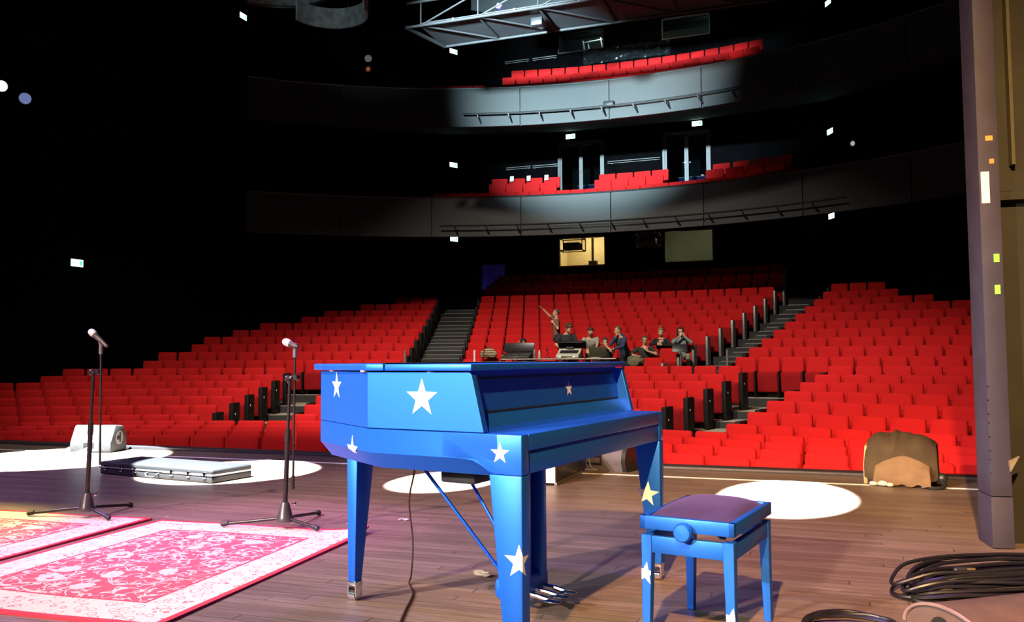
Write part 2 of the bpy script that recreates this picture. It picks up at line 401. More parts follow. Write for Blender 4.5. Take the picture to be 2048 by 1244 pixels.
# block limits, arc metres at the row radius
def c_left(i): return -3.27 - .29*(min(i, 21)-11) if i >= 11 else -4.38 - .29*(i-6)
def c_right(i): return 2.47 + .29*(min(i, 21)-11) if i >= 11 else 3.45 + .30*(i-6)
def l_right(i): return -5.05 - .28*(i-11) if i >= 11 else -5.67 - .27*(i-4)
def r_left(i): return 4.31 + .287*(i-11) if i >= 11 else 4.76 + .29*(i-4)
PITCH = .577
def seat_list():
    out = []
    for i in range(24):
        z = ZT[i]; R = rad(i)
        def put(block, arcs):
            for n, s_ in enumerate(arcs): out.append(dict(row=i, block=block, n=n, a=s_/R, R=R, z=z))
        if i < 4:
            put('f', [4.93 - PITCH*(k+.5) for k in range(-6, 23)])
            continue
        cl, cr = c_left(i), c_right(i); n = round((cr-cl)/PITCH); pc = (cr-cl)/n
        if i >= 11: put('c', [cl + pc*(k+.5) for k in range(n)])
        else:
            h = int((cr-cl)/2/PITCH); put('cr', [cr - PITCH*(k+.5) for k in range(h)]); put('cl', [cl + PITCH*(k+.5) for k in range(h)])
        if i <= 20:
            put('l', [l_right(i) - PITCH*(k+.5) for k in range(14)]); put('r', [r_left(i) + PITCH*(k+.5) for k in range(13)])
    res = []
    for s_ in out:
        p = pol(s_['R'], s_['a'], s_['z'])
        x, y, d = proj(p); hw = .27*F/d
        xl = LW+.55; xr = RW-.4
        if p.y > SLY-.3:
            xl = -18.7 + (p.y - SLY)*.565 + .75; xr = 5.9 - (p.y - SLY)*.576 - .75
        if p.x < xl or p.x > xr: continue
        if x + hw < -320 or x - hw > 2250: continue
        s_['hid'] = x + hw < -2 or x - hw > 1985 or (x - hw > 662 and x + hw < 1243 and y > 742)      # off the picture or hidden by the piano
        if s_['row'] == 11 and s_['block'] == 'c' and x+hw > 1000 and x-hw < 1283: continue   # taken out for the desk
        s_['p'] = p; s_['px'] = x; s_['d'] = d; res.append(s_)
    return res
SEATS = seat_list()
OCC = {}
for row_, px_ in ((12, 1056), (12, 1213), (12, 1282), (13, 1324), (13, 1371)):
    q = min([q for q in SEATS if q['row'] == row_ and not q['hid']], key=lambda q: abs(q['px']-px_)); q['occ'] = True; OCC[row_, px_] = q

# seat meshes: origin at the centre of the row, on the tier floor, seat faces -Y
SH = 1.0
def seat_meshes():
    R10 = Matrix.Rotation(math.radians(-8), 3, 'X')
    def slab(w, h, t, rad_, bulge, z0, y0, tilt, name, m):
        # rounded slab: outline in xz, thickness in y
        mb = MB(); out = []
        for cx, cz, a0 in ((w/2-rad_, h-rad_, 0), (-w/2+rad_, h-rad_, 90), (-w/2+rad_*.5, rad_*.5, 180), (w/2-rad_*.5, rad_*.5, 270)):
            rr = rad_ if cz > h/2 else rad_*.5
            for k in range(4): out.append((cx + rr*math.cos(math.radians(a0+k*30)), cz + rr*math.sin(math.radians(a0+k*30))))
        rings = []
        for y, s_ in ((t/2, .93), (t/2-.014, 1.), (-t/2+.02, 1.), (-t/2+.004, .965), (-t/2-bulge*.6, .82), (-t/2-bulge, .45)):
            rings.append([Vector((x*s_, y, h/2 + (z-h/2)*s_)) for x, z in out])
        mb.loft(rings)
        Mx = Matrix.Translation((0, y0, z0)) @ Matrix.Rotation(math.radians(tilt), 4, 'X')
        sub(mb.bm, mb.bm.verts[:], Mx)
        me = mb.mesh(name, ang=45); me.materials.append(m); return me
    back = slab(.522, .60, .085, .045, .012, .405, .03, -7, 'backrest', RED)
    cush = slab(.500, .50, .10, .05, .015, .135, -.065, 7, 'seat_cushion', RED_DARK)
    mb = MB(); mb.box((0, -.265, .375), (.500, .47, .10), bev=.035, seg=3); cushd = mb.mesh('seat_cushion'); cushd.materials.append(RED)
    mb = MB(); mb.box((.2885, -.06, .32), (.036, .40, .62), bev=.015); mb.box((.2885, -.10, .635), (.036, .34, .03), bev=.012); mb.box((.2885, -.03, .015), (.036, .30, .03))
    side = mb.mesh('side_panel'); side.materials.append(ENDP)
    mb = MB(); mb.box((0, -.03, .43), (.10, .46, .84), bev=.02); 
    endp = mb.mesh('end_panel'); endp.materials.append(ENDP)
    mb = MB(); mb.box((0, -.03, .43), (.07, .40, .84), bev=.012)
    endg = mb.mesh('end_panel'); endg.materials.append(STEEL)
    mb = MB(); mb.cyl((0, 0, 0), (.012, 0, 0), .022, seg=12); plate = mb.mesh('number_plate'); plate.materials.append(WHITE)
    return back, cush, cushd, side, endp, endg, plate
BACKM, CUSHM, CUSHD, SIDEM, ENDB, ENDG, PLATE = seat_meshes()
def where(s_):
    i = s_['row']; b = s_['block']; row = (ORD[i] + ' row from the stage') if i else 'front row beside the stage'
    if b == 'f':
        return row, ('left' if s_['px'] < 800 else 'right')
    return row, {'l': 'left block', 'r': 'right block', 'c': 'centre block', 'cr': 'centre block', 'cl': 'centre block'}[b]
SEATS.sort(key=lambda q: q['d'])
VIS = [q for q in SEATS if not q['hid']]; NEAR = VIS[:300]; FAR = VIS[300:] + [q for q in SEATS if q['hid']]
fl_left = {}; fl_right = {}
for i in range(4):
    L_ = sorted([q for q in NEAR if q['row'] == i and q['px'] < 800], key=lambda q: -q['px'])
    R_ = sorted([q for q in NEAR if q['row'] == i and q['px'] >= 800], key=lambda q: q['px'])
    for k, q in enumerate(L_): q['ord'] = 'the %s seat left of the piano' % ORD[k]
    for k, q in enumerate(R_): q['ord'] = 'the %s seat right of the piano' % ORD[k]
for q in NEAR:
    if q['block'] == 'f': continue
    q['ord'] = {'l': '%s from the aisle, left block', 'r': '%s from the aisle, right block', 'c': '%s from the left aisle, centre block',
                'cr': '%s from the right aisle, centre block', 'cl': '%s from the left aisle, centre block'}[q['block']] % ORD[q['n']]
def seat_parts(q):
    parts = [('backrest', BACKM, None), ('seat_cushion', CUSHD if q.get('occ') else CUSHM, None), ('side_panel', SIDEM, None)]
    i, b, n = q['row'], q['block'], q['n']
    if b == 'l' and n == 0: parts[2] = ('end_panel', ENDB, (.33, 0, 0))
    if b == 'cr' and n == 0: parts[2] = ('end_panel', ENDB, (.33, 0, 0))
    if b == 'c' and n == q.get('last', -1): parts[2] = ('end_panel', ENDG, (.31, 0, 0))
    if b in ('cl', 'r') and n == 0: parts.append(('end_panel', ENDB, (-.32, 0, 0)))
    if b == 'c' and n == 0: parts.append(('end_panel', ENDB, (-.32, 0, 0)))
    return parts
for q in SEATS:
    if q['block'] == 'c': q['last'] = max(r['n'] for r in SEATS if r['row'] == q['row'] and r['block'] == 'c')
for q in NEAR:
    i = q['row']; f = FLZ[i]
    base = pol(q['R'], q['a'], f)
    row, _ = where(q)
    root = thing('theatre_seat', ('%s, %s, %s' % ('occupied red seat' if q.get('occ') else 'red folded seat', row, q['ord'])).replace('beside the stage, the', 'beside the stage,'), 'seat', base, -q['a'], 'red stalls seats')
    for nm, me, off in seat_parts(q):
        o = link(nm, me, root, off)
        if nm == 'end_panel' and me is ENDB and off[0] > 0:
            link('number_plate', PLATE, o, (.049, -.12, .6))
# seats beyond the nearest three hundred: one mass
def merged(items, name, mats):
    bm = bmesh.new()
    for me, M4, mi in items:
        n0 = len(bm.verts); f0 = len(bm.faces)
        bm.from_mesh(me); bm.verts.ensure_lookup_table(); bm.faces.ensure_lookup_table()
        bmesh.ops.transform(bm, matrix=M4, verts=bm.verts[n0:])
        for f in bm.faces[f0:]: f.material_index = mi
    me = bpy.data.meshes.new(name); bm.to_mesh(me); bm.free()
    for p in me.polygons: p.use_smooth = True
    me.set_sharp_from_angle(angle=math.radians(45))
    for mm in mats: me.materials.append(mm)
    return link(name, me)
its = []
for q in FAR:
    M4 = Matrix.Translation(pol(q['R'], q['a'], FLZ[q['row']])) @ Matrix.Rotation(-q['a'], 4, 'Z')
    for nm, me, off in seat_parts(q):
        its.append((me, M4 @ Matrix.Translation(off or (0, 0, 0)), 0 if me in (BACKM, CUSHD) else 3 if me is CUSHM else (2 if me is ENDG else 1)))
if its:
    o = merged(its, 'theatre_seats', [RED, ENDP, STEEL, RED_DARK]); tag(o, 'mass of red seats filling the rear stalls rows and those hidden behind the piano', 'seats', kind='stuff')

# aisle stairs of the upper tiers: half steps with pale nosings
for side in (0, 1):
    mb = MB()
    for i in range(11, 24 if side == 0 else 22):
        for h in (0, 1):
            R = rad(i) - .62 - (0 if h == 0 else .34)
            z1 = FLZ[i] if h == 0 else (FLZ[i] + FLZ[i-1])/2
            if i == 11: continue
            a0, a1 = ((l_right(i) + .12)/rad(i), (c_left(i) - .06)/rad(i)) if side == 0 else ((c_right(i) + .14)/rad(i), (r_left(i) - .06)/rad(i))
            if i > 20: a0, a1 = ((l_right(20) + .12)/rad(20), (c_left(i)-.06)/rad(i)) if side == 0 else ((c_right(i)+.14)/rad(i), r_left(20)/rad(20))
            if a1 - a0 < .02: continue
            if h == 1:
                mb.mi = 0
                mb.loft([[pol(R, a0, z1), pol(R, a1, z1), pol(R+.36, a1, z1), pol(R+.36, a0, z1)], [pol(R, a0, FLZ[i-1]), pol(R, a1, FLZ[i-1]), pol(R+.36, a1, FLZ[i-1]), pol(R+.36, a0, FLZ[i-1])]])
            mb.mi = 1
            mb.loft([[pol(R-.012, a0+.003, z1+.008), pol(R-.012, a1-.003, z1+.008), pol(R+.03, a1-.003, z1+.008), pol(R+.03, a0+.003, z1+.008)],
                     [pol(R-.012, a0+.003, z1-.018), pol(R-.012, a1-.003, z1-.018), pol(R+.03, a1-.003, z1-.018), pol(R+.03, a0+.003, z1-.018)]])
    o = mb.build('stairs', [mat('stair_dark', (.035, .036, .038), .7), NOSE], smooth=False)
    struct(o, '%s aisle stairs climbing between the seat blocks, dark with pale step edges' % ('left' if side == 0 else 'right'), 'stairs')
for (p, lab) in (((810, 700, 21.0), 'grey aisle post beside the stairs, left seat block'), ((1454, 699, 21.0), 'thin aisle post at the foot of the right stairs'), ((949, 700, 21.05), 'short white post in front of red seats left of the striped bag')):
    q = at_y(*p); zf = FLZ[11] if math.hypot(q.x-AX, q.y-AY) > rad(11)-.62 else FLZ[10]
    mb = MB(); mb.cyl((0, 0, 0), (0, 0, q.z-zf), .028, seg=12); mb.cyl((0, 0, 0), (0, 0, .01), .07)
    tag(mb.build('aisle_post', WHITE if p[0] == 949 else STEEL, loc=(q.x, q.y, zf)), lab, 'post')

# ------------------------------------------------------------------ walls
def grid_wall(name, axis, c, u0, u1, z0, z1, holes, th=.25, m=WALL):
    us = sorted({u0, u1, *[h[0] for h in holes], *[h[1] for h in holes]}); zs = sorted({z0, z1, *[h[2] for h in holes], *[h[3] for h in holes]})
    mb = MB()
    for i in range(len(us)-1):
        for j in range(len(zs)-1):
            cu, cz = (us[i]+us[i+1])/2, (zs[j]+zs[j+1])/2
            if any(h[0] < cu < h[1] and h[2] < cz < h[3] for h in holes): continue
            mb.box((cu, c, cz), (us[i+1]-us[i], th, zs[j+1]-zs[j]))
    return struct(mb.build(name, m, smooth=False))
W1 = (-9.70, -7.69, 4.98, 6.22); W2 = (-5.28, -3.31, 4.95, 6.28)
D1 = (-9.70, -7.70, 7.95, 10.30); D2 = (-5.27, -3.36, 7.95, 10.30)
U1 = (-9.66, -7.66, 14.16, 15.05); U2 = (-5.22, -3.28, 14.16, 15.05)
D3 = (-13.28, -12.08, 3.0, 5.28)
grid_wall('wall_rear', 1, BWY+.125, -13.6, 1.2, -1.3, 18, [W1, W2, D1, D2, U1, U2, D3])
mb = MB(); mb.box((LW-.1, (SLY-8)/2, 8), (.2, SLY+8, 20)); struct(mb.build('wall_left', WALL))
mb = MB(); mb.box((RW+.1, (SLY+8.8)/2, 8), (.2, SLY-8.8, 20)); struct(mb.build('wall_right', WALL))
def slant(name, a, b):
    a = Vector(a); b = Vector(b); mb = MB(); mb.bar((a.x, a.y, 8), (b.x, b.y, 8), .2, 20, up=(0, 0, 1))
    d = b-a
    struct(mb.build(name, WALL))
slant('wall_rear_left', (LW, SLY), (-13.5, BWY)); slant('wall_rear_right', (RW, SLY), (1.1, BWY))
mb = MB(); mb.box((-6.4, 20.5, 17.6), (28, 30, .2)); struct(mb.build('ceiling', WALL))
# rooms behind the rear wall openings
def booth(name, h, m, depth=2.4):
    x0, x1, z0, z1 = h; mb = MB(); y0 = BWY+.25; y1 = y0+depth; X0, X1, Z0, Z1 = x0-.25, x1+.25, z0-.5, z1+.35
    mb.box(((X0+X1)/2, y1+.05, (Z0+Z1)/2), (X1-X0, .1, Z1-Z0)); mb.box((X0-.05, (y0+y1)/2, (Z0+Z1)/2), (.1, depth, Z1-Z0)); mb.box((X1+.05, (y0+y1)/2, (Z0+Z1)/2), (.1, depth, Z1-Z0))
    mb.box(((X0+X1)/2, (y0+y1)/2, Z0-.05), (X1-X0+.2, depth, .1)); mb.box(((X0+X1)/2, (y0+y1)/2, Z1+.05), (X1-X0+.2, depth, .1))
    return struct(mb.build(name, m))
CREAM = mat('booth_cream', (.62, .52, .33), .8); GREYW = mat('booth_grey', (.30, .29, .22), .8); DARKR = mat('dark_room', (.02, .02, .025), .8)
booth('wall_booth', W1, CREAM, 2.0); booth('wall_booth', W2, GREYW, 2.2)
booth('wall_lobby', D1, DARKR); booth('wall_lobby', D2, DARKR); booth('wall_lobby', U1, DARKR, 1.5); booth('wall_lobby', U2, mat('dark_green_room', (.05, .07, .055), .8), 1.5)
booth('wall_lobby', D3, mat('blue_lit_room', (.25, .25, .3), .7), 1.6)
point('booth_lamp', (-8.7, BWY+1.2, 6.2), 62, (1, .80, .45), .08)
point('booth_lamp_dim', (-3.7, BWY+1.0, 6.35), 11, (1, .95, .62), .06)
point('booth_lamp_dim_left', (-5.1, BWY+1.5, 5.6), 3.5, (1, .95, .62), .06)
point('rear_door_blue', (-12.4, BWY+.9, 3.7), 9, (.16, .10, 1), .08)
point('upper_room_lamp', (-3.4, BWY+.8, 15.0), 4, (.5, .75, .8), .1)
def window(n, h, lab, m=STEEL, fw=.05):
    x0, x1, z0, z1 = h; r = thing('window_%d' % n, lab, 'window', ((x0+x1)/2, BWY, z0)); r['kind'] = 'structure'
    mb = MB(); w2, hh = (x1-x0)/2, z1-z0
    mb.box((-w2+fw/2, 0, hh/2), (fw, .12, hh)); mb.box((w2-fw/2, 0, hh/2), (fw, .12, hh)); mb.box((0, 0, fw/2), (2*w2, .14, fw)); mb.box((0, 0, hh-fw/2), (2*w2, .12, fw))
    mb.build('window_frame', m, r)
    mb = MB(); mb.box((0, .03, hh/2), (2*w2-fw, .008, hh-fw)); mb.build('pane', glass('booth_glass'), r)
window(1, W1, 'brightly lit cream control booth window under the lower balcony', WHITE)
window(2, W2, 'dim olive control booth window right of the bright one', DOORF)
window(3, U1, 'dark upper booth window with white bars inside imitating a reflection', DOORF, .04)
window(4, U2, 'empty dark green upper booth window at right', DOORF, .04)
def door(n, h, lab):
    x0, x1, z0, z1 = h; r = thing('door_%d' % n, lab, 'door', ((x0+x1)/2, BWY-.02, z0)); r['kind'] = 'structure'
    w2, hh = (x1-x0)/2, z1-z0; f = .09
    mb = MB(); mb.box((-w2+f/2, 0, hh/2), (f, .14, hh)); mb.box((w2-f/2, 0, hh/2), (f, .14, hh)); mb.box((0, 0, hh-f/2), (2*w2, .14, f)); mb.build('door_frame', DOORF, r)
    for s_ in (-1, 1):
        mb = MB(); lw = w2-f-.01; cx = s_*(lw/2+.003); st = .075
        mb.box((cx-lw/2+st/2, 0, (hh-f)/2), (st, .06, hh-f-.02)); mb.box((cx+lw/2-st/2, 0, (hh-f)/2), (st, .06, hh-f-.02)); mb.box((cx, 0, hh-f-.06), (lw, .06, .09)); mb.box((cx, 0, .10), (lw, .06, .18))
        lf = mb.build('door_leaf', DOORF, r)
        mb = MB(); mb.box((cx, 0, (hh-f)/2), (lw-.1, .012, hh-.25)); mb.build('glass_panel', glass('door_glass', (.45, .5, .5)), lf)
        mb = MB(); mb.cyl((s_*.05, -.06, 1.05), (s_*.05, -.03, 1.05), .012); mb.cyl((s_*.05, -.06, 1.05), (s_*.16, -.06, 1.05), .011); mb.build('handle', CHROME, lf)
door(1, D1, 'left grey framed glass double door behind the lower balcony seats'); door(2, D2, 'right grey framed glass double door behind the lower balcony seats')
r = thing('door_3', 'open doorway glowing blue behind the centre seats', 'door', ((D3[0]+D3[1])/2, BWY-.02, D3[2])); r['kind'] = 'structure'
mb = MB(); mb.box((-.57, 0, 1.14), (.06, .1, 2.28)); mb.box((.57, 0, 1.14), (.06, .1, 2.28)); mb.box((0, 0, 2.25), (1.2, .1, .06)); mb.build('door_frame', mat('door_frame_dark', (.05, .05, .06), .5), r)

# exit signs
def exit_sign(p, rz, lab, cm=(.42, .22)):
    r = thing('exit_sign', lab, 'exit sign', p, rz, 'green white exit signs')
    mb = MB(); mb.box((0, .03, 0), (cm[0], .06, cm[1]), bev=.01); mb.build('housing', mat('sign_housing', (.02, .12, .06), .5), r)
    mb = MB(); mb.box((0, -.004, 0), (cm[0]-.03, .008, cm[1]-.03)); mb.build('lit_panel', mat('sign_lit', (.8, 1, .9), .5, emit=(.55, 1, .74), estr=7.0, var=.02), r)
    mb = MB()
    # running figure, doorway and arrow in green
    mb.box((.12, -.010, 0), (.07, .003, .12)); mb.box((-.13, -.010, -.005), (.09, .003, .02)); mb.prism([(-.19, 0), (-.16, .03), (-.16, -.03)], 0, .003, Matrix.Translation((0, -.0085, -.005)) @ Matrix.Rotation(PI/2, 4, 'X'))
    mb.ell((.01, -.010, .055), (.014, .002, .014)); mb.bar((.0, -.010, .04), (-.015, -.010, 0), .02, .003, up=(0, 1, 0)); mb.bar((-.015, -.010, 0), (.02, -.010, -.05), .014, .003, up=(0, 1, 0)); mb.bar((-.015, -.010, 0), (-.05, -.010, -.045), .014, .003, up=(0, 1, 0)); mb.bar((0, -.010, .03), (.04, -.010, .005), .010, .003, up=(0, 1, 0))
    mb.build('pictogram', mat('sign_green', (.0, .25, .12), .5, emit=(.05, .8, .4), estr=1.6), r)
for p, lab in (((487, 33), 'exit sign highest on the black left wall'), ((513, 303), 'exit sign at middle height on the black left wall'), ((526, 529), 'exit sign low on the left wall above the red seats'), ((154, 526), 'exit sign nearest the stage on the left wall')):
    exit_sign(at_x(*p, LW+.07), PI/2, lab)
def on_line(px, py, a, b):
    d = ray(px, py); a = Vector((*a, 0)); b = Vector((*b, 0)); n = Vector((-(b-a).y, (b-a).x, 0)); t = (a-CAMP).dot(n)/d.dot(n); return CAMP + d*(t*.993)
LA, LB = (LW+.09, SLY-.05), (-13.4, BWY-.1); RA, RB = (RW-.09, SLY-.05), (1.0, BWY-.1)
aL = math.atan2(LB[1]-LA[1], LB[0]-LA[0]); aR = math.atan2(RB[1]-RA[1], RB[0]-RA[0])
for p, lab in (((907, 103), 'exit sign left of the upper balcony seats'), ((907, 330), 'exit sign left of the lower balcony seats'), ((908, 478), 'exit sign under the lower balcony at left')):
    exit_sign(on_line(*p, LA, LB), aL, lab)
for p, lab in (((1656, 5), 'exit sign at the top right edge of the hall'), ((1660, 263), 'exit sign at middle height on the right wall'), ((1663, 432), 'exit sign low on the right wall under the balcony')):
    exit_sign(on_line(*p, RA, RB), aR + PI, lab)
for p, lab in (((1141, 273), 'exit sign above the left glass double door'), ((1394, 247), 'exit sign above the right glass double door')):
    exit_sign(at_y(*p, BWY-.07), 0, lab)

# ------------------------------------------------------------------ balconies
BX, BY, BR = -5.65, 10.01, 16.99
def bp(R, arc, z): a = arc/BR; return Vector((BX + R*math.sin(a), BY + R*math.cos(a), z))
SEAMS = [-12.65, -9.57, -6.49, -3.41, -.34, 2.74, 5.82, 8.9, 11.4]
def balcony(zt, zb, nm, lab, tops):
    mb = MB()
    for k in range(48):
        a, b = -12.65 + 24.05*k/48, -12.65 + 24.05*(k+1)/48
        Rs = [BR+.08, BR+1.22, BR+2.17, BR+8]
        F4 = lambda R0, z0, R1, z1: mb.bm.faces.new([mb.bm.verts.new(v) for v in (bp(R0, a, z0), bp(R0, b, z0), bp(R1, b, z1), bp(R1, a, z1))])
        for j in range(3):
            F4(Rs[j], tops[j]-.98, Rs[j+1], tops[j]-.98)
            if j: F4(Rs[j], tops[j-1]-.98, Rs[j], tops[j]-.98)
        F4(BR+.08, zb, BR+8, zb+1.88)
    o = mb.build('floor', RISER, smooth=False); struct(o)
    r = thing(nm, lab, 'balcony front', bp(BR, 0, zb)); r['kind'] = 'structure'; inv = Matrix.Translation(-r.location)
    for j in range(len(SEAMS)-1):
        mb = MB(); s0, s1 = SEAMS[j]+.025, SEAMS[j+1]-.025; n = 8; rings = []
        for k in range(n+1):
            a = s0 + (s1-s0)*k/n; rings.append([inv @ bp(BR, a, zb), inv @ bp(BR, a, zt), inv @ bp(BR+.08, a, zt), inv @ bp(BR+.08, a, zb)])
        mb.loft(rings); mb.build('front_panel', PANEL, r, smooth=True, ang=30)
    mb = MB(); mb.loft([[inv @ bp(r_, -12.65+24.05*k/60, z_) for r_, z_ in ((BR+.083, zb), (BR+.083, zt), (BR+.10, zt), (BR+.10, zb))] for k in range(61)]); mb.build('backing', BLACK, r)
    mb = MB(); mb.tube([inv @ bp(BR+.02, -12.6 + 24*k/60, zt+.03) for k in range(61)], .035, 8); mb.build('top_rail', mat('rail_dark', (.06, .06, .065), .4, .4), r)
    return r
b1 = balcony(6.66, 5.33, 'balcony_front', 'lower balcony front of dark grey panels above the stalls', (7.0, 7.5, 7.9))
b2 = balcony(10.48, 9.16, 'balcony_front', 'upper balcony front of grey panels lit by a cool spotlight', (10.86, 11.45, 12.03))
def hang_rail(zr, zb, a0, a1, r, lab):
    root = thing('lighting_rail', lab, 'rail', bp(BR-.30, (a0+a1)/2, zr)); inv = Matrix.Translation(-root.location)
    mb = MB(); mb.tube([inv @ bp(BR-.30, a0+(a1-a0)*k/40, zr) for k in range(41)], r, 8); mb.build('pipe', mat('pipe_dark', (.03, .03, .032), .4, .5), root)
    a = a0 + .5
    while a < a1:
        mb = MB(); mb.tube([inv @ bp(BR-.30, a, zr), inv @ bp(BR-.28, a+.05, zr-.10), inv @ bp(BR-.02, a+.12, zr-.26)], .022, 6); mb.build('bracket', mat('pipe_dark', (0, 0, 0)), root); a += 1.08
hang_rail(9.52, 9.16, -5.4, 4.9, .028, 'black pipe on brackets along the upper balcony front')
hang_rail(5.66, 5.33, -6.2, 7.2, .028, 'thin pipe along the bottom of the lower balcony front')
# small speaker on the upper front at the third seam
q = bp(BR-.13, -.34, 9.62); tag(MB().box((0, 0, 0), (.34, .16, .20), bev=.02).build('wall_speaker', BLACKP, loc=q), 'small black box on the seam of the upper balcony front', 'speaker')
# balcony seats, simple one-mesh seats too small to show parts
def bal_seat_mesh(w):
    mb = MB(); mb.box((0, 0, .70), (w*.92, .09, .56), Matrix.Rotation(math.radians(-7), 3, 'X'), bev=.035); mb.box((0, -.10, .36), (w*.88, .10, .46), bev=.03); mb.box((0, .04, .1), (.12, .10, .2)); 
    me = mb.mesh('balcony_seat'); me.materials.append(RED); return me
BS = bal_seat_mesh(.52); BSW = bal_seat_mesh(.66)
def bal_row(me, R, a0, a1, n, ztop, rowname, group):
    for k in range(n):
        a = a0 + (a1-a0)*(k+.5)/n
        o = link('balcony_seat', me, None, bp(R, a, ztop-.98), (0, 0, -a/BR))
        tag(o, 'red balcony seat, %s, %s from the left' % (rowname, ORD[k] if k < 20 else 'twenty-'+ORD[k-20]), 'balcony seat', group)
bal_row(BS, BR+.75, -6.5, 4.15, 23, 10.86, 'front row of the upper balcony', 'upper balcony seats')
bal_row(BS, BR+1.70, -4.22, 4.12, 18, 11.45, 'middle row of the upper balcony', 'upper balcony seats')
bal_row(BS, BR+2.65, -4.0, 4.0, 18, 12.03, 'back row of the upper balcony', 'upper balcony seats')
bal_row(BS, BR+.75, -6.47, 5.6, 26, 7.0, 'front row of the lower balcony', 'lower balcony seats')
for a0, a1, n, nm in ((-4.68, -2.40, 4, 'left'), (-1.18, 1.06, 4, 'centre'), (2.36, 4.80, 4, 'right')):
    bal_row(BSW, BR+1.70, a0, a1, n, 7.5, 'second row, %s group of the lower balcony' % nm, 'lower balcony seats')
    bal_row(BSW, BR+2.65, a0, a1, n, 7.9, 'back row, %s group of the lower balcony' % nm, 'lower balcony seats')

# ------------------------------------------------------------------ blue star piano (local x along the keyboard, y towards the tail)
PSI = 1.3956
piano = thing('grand_piano', 'bright blue grand piano with white stars standing centre stage', 'piano', (-.945, 2.776, 0), PSI)
W, Z0, Z1, ZC, ZL = 1.485, .692, .835, 1.055, 1.086
OUT = [(0, 0), (W, 0), (W, .34), (W-.05, .60), (W-.22, .84), (1.02, 1.06), (.78, 1.185), (.28, 1.185), (0, .68)]
BEV = [(.05, .14), (W-.05, .14), (W-.05, .32), (W-.10, .57), (W-.26, .80), (.99, 1.01), (.76, 1.135), (.30, 1.135), (.05, .665)]
def ringz(poly, z): return [Vector((x, y, z)) for x, y in poly]
mb = MB(); mb.loft([ringz(BEV, Z0-.012), ringz([(0, .10)] + [(W, .10)] + OUT[2:], .742), ringz([(0, .10)] + [(W, .10)] + OUT[2:], Z1-.001)])
mb.build('rim', BLUE, piano)
for x0 in (0, W-.055):                                  # bass and treble arms with a swept underside
    mb = MB()
    prof = [(0, Z0), (.11, Z0), (.14, Z0+.008), (.17, Z0+.03), (.20, .742), (.34, .742), (.34, Z1), (0, Z1)]
    mb.prism(prof, 0, .055, Matrix(((0, 0, 1, x0), (1, 0, 0, 0), (0, 1, 0, 0), (0, 0, 0, 1))), bev=.005)
    mb.build('key_arm', BLUE, piano)
mb = MB(); mb.box((W/2, .055, (.775+Z1)/2), (W-.11, .11, Z1-.775), bev=.004); mb.build('key_cover', BLUE, piano)
mb = MB(); mb.box((W/2, .030, .7335), (W-.11, .05, .081), bev=.003); mb.box((W/2, .19, .725), (W-.12, .30, .06)); mb.build('key_slip', BLUE, piano)
mb = MB(); mb.box((W/2, .155, Z1-.012), (W-.02, .12, .02), bev=.003); mb.build('key_shelf', BLUE, piano)
# upper case: cheek, chamfer, tail; front cheeks slope back
UP = [(0, .20)] + [(W, .20)] + OUT[2:]
mb = MB()
th = .035
def wallseg(p, q):
    p = Vector((*p, 0)); q = Vector((*q, 0)); mb.loft([[Vector((p.x, p.y, Z1+.002)), Vector((q.x, q.y, Z1+.002)), Vector((q.x, q.y, ZC)), Vector((p.x, p.y, ZC))],
        [c + (Vector((W/2, .6, 0)) - Vector(((p.x+q.x)/2, (p.y+q.y)/2, 0))).normalized()*th for c in (Vector((p.x, p.y, Z1+.002)), Vector((q.x, q.y, Z1+.002)), Vector((q.x, q.y, ZC)), Vector((p.x, p.y, ZC)))]])
for a, b in zip(OUT[2:], OUT[3:]): wallseg(a, b)
for x0 in (0, W-th):                                    # cheeks
    prof = [(.155, Z1+.002), (.69 if x0 == 0 else .35, Z1+.002), (.69 if x0 == 0 else .35, ZC), (.215, ZC), (.205, ZC-.012)]
    mb.prism(prof, 0, th, Matrix(((0, 0, 1, x0), (1, 0, 0, 0), (0, 1, 0, 0), (0, 0, 0, 1))), bev=.003)
mb.build('case', BLUE, piano, ang=20)
DK = mat('groove_black', (.006, .01, .03), .6)
mb = MB()
FPY = lambda z: .225 + (z-.90)*.10
mb.prism([(FPY(.905), .905), (FPY(.905)+.03, .905), (FPY(1.08)+.03, 1.075), (FPY(1.075), 1.075)], th, W-th, Matrix(((0, 0, 1, 0), (1, 0, 0, 0), (0, 1, 0, 0), (0, 0, 0, 1))))
mb.build('front_panel', BLUE, piano, smooth=False)
mb = MB(); mb.box((W/2, FPY(1.03)-.001, 1.03), (W-.16, .006, .006)); mb.box((W/2, FPY(.905)+.001, .903), (W-.10, .012, .008)); mb.build('groove', DK, piano)
mb = MB(); mb.prism([(.165, Z1-.002), (.25, Z1-.002), (.25, .899), (FPY(.90)-.002, .899)], th, W-th, Matrix(((0, 0, 1, 0), (1, 0, 0, 0), (0, 1, 0, 0), (0, 0, 0, 1)))); mb.build('fallboard', BLUE, piano, smooth=False)
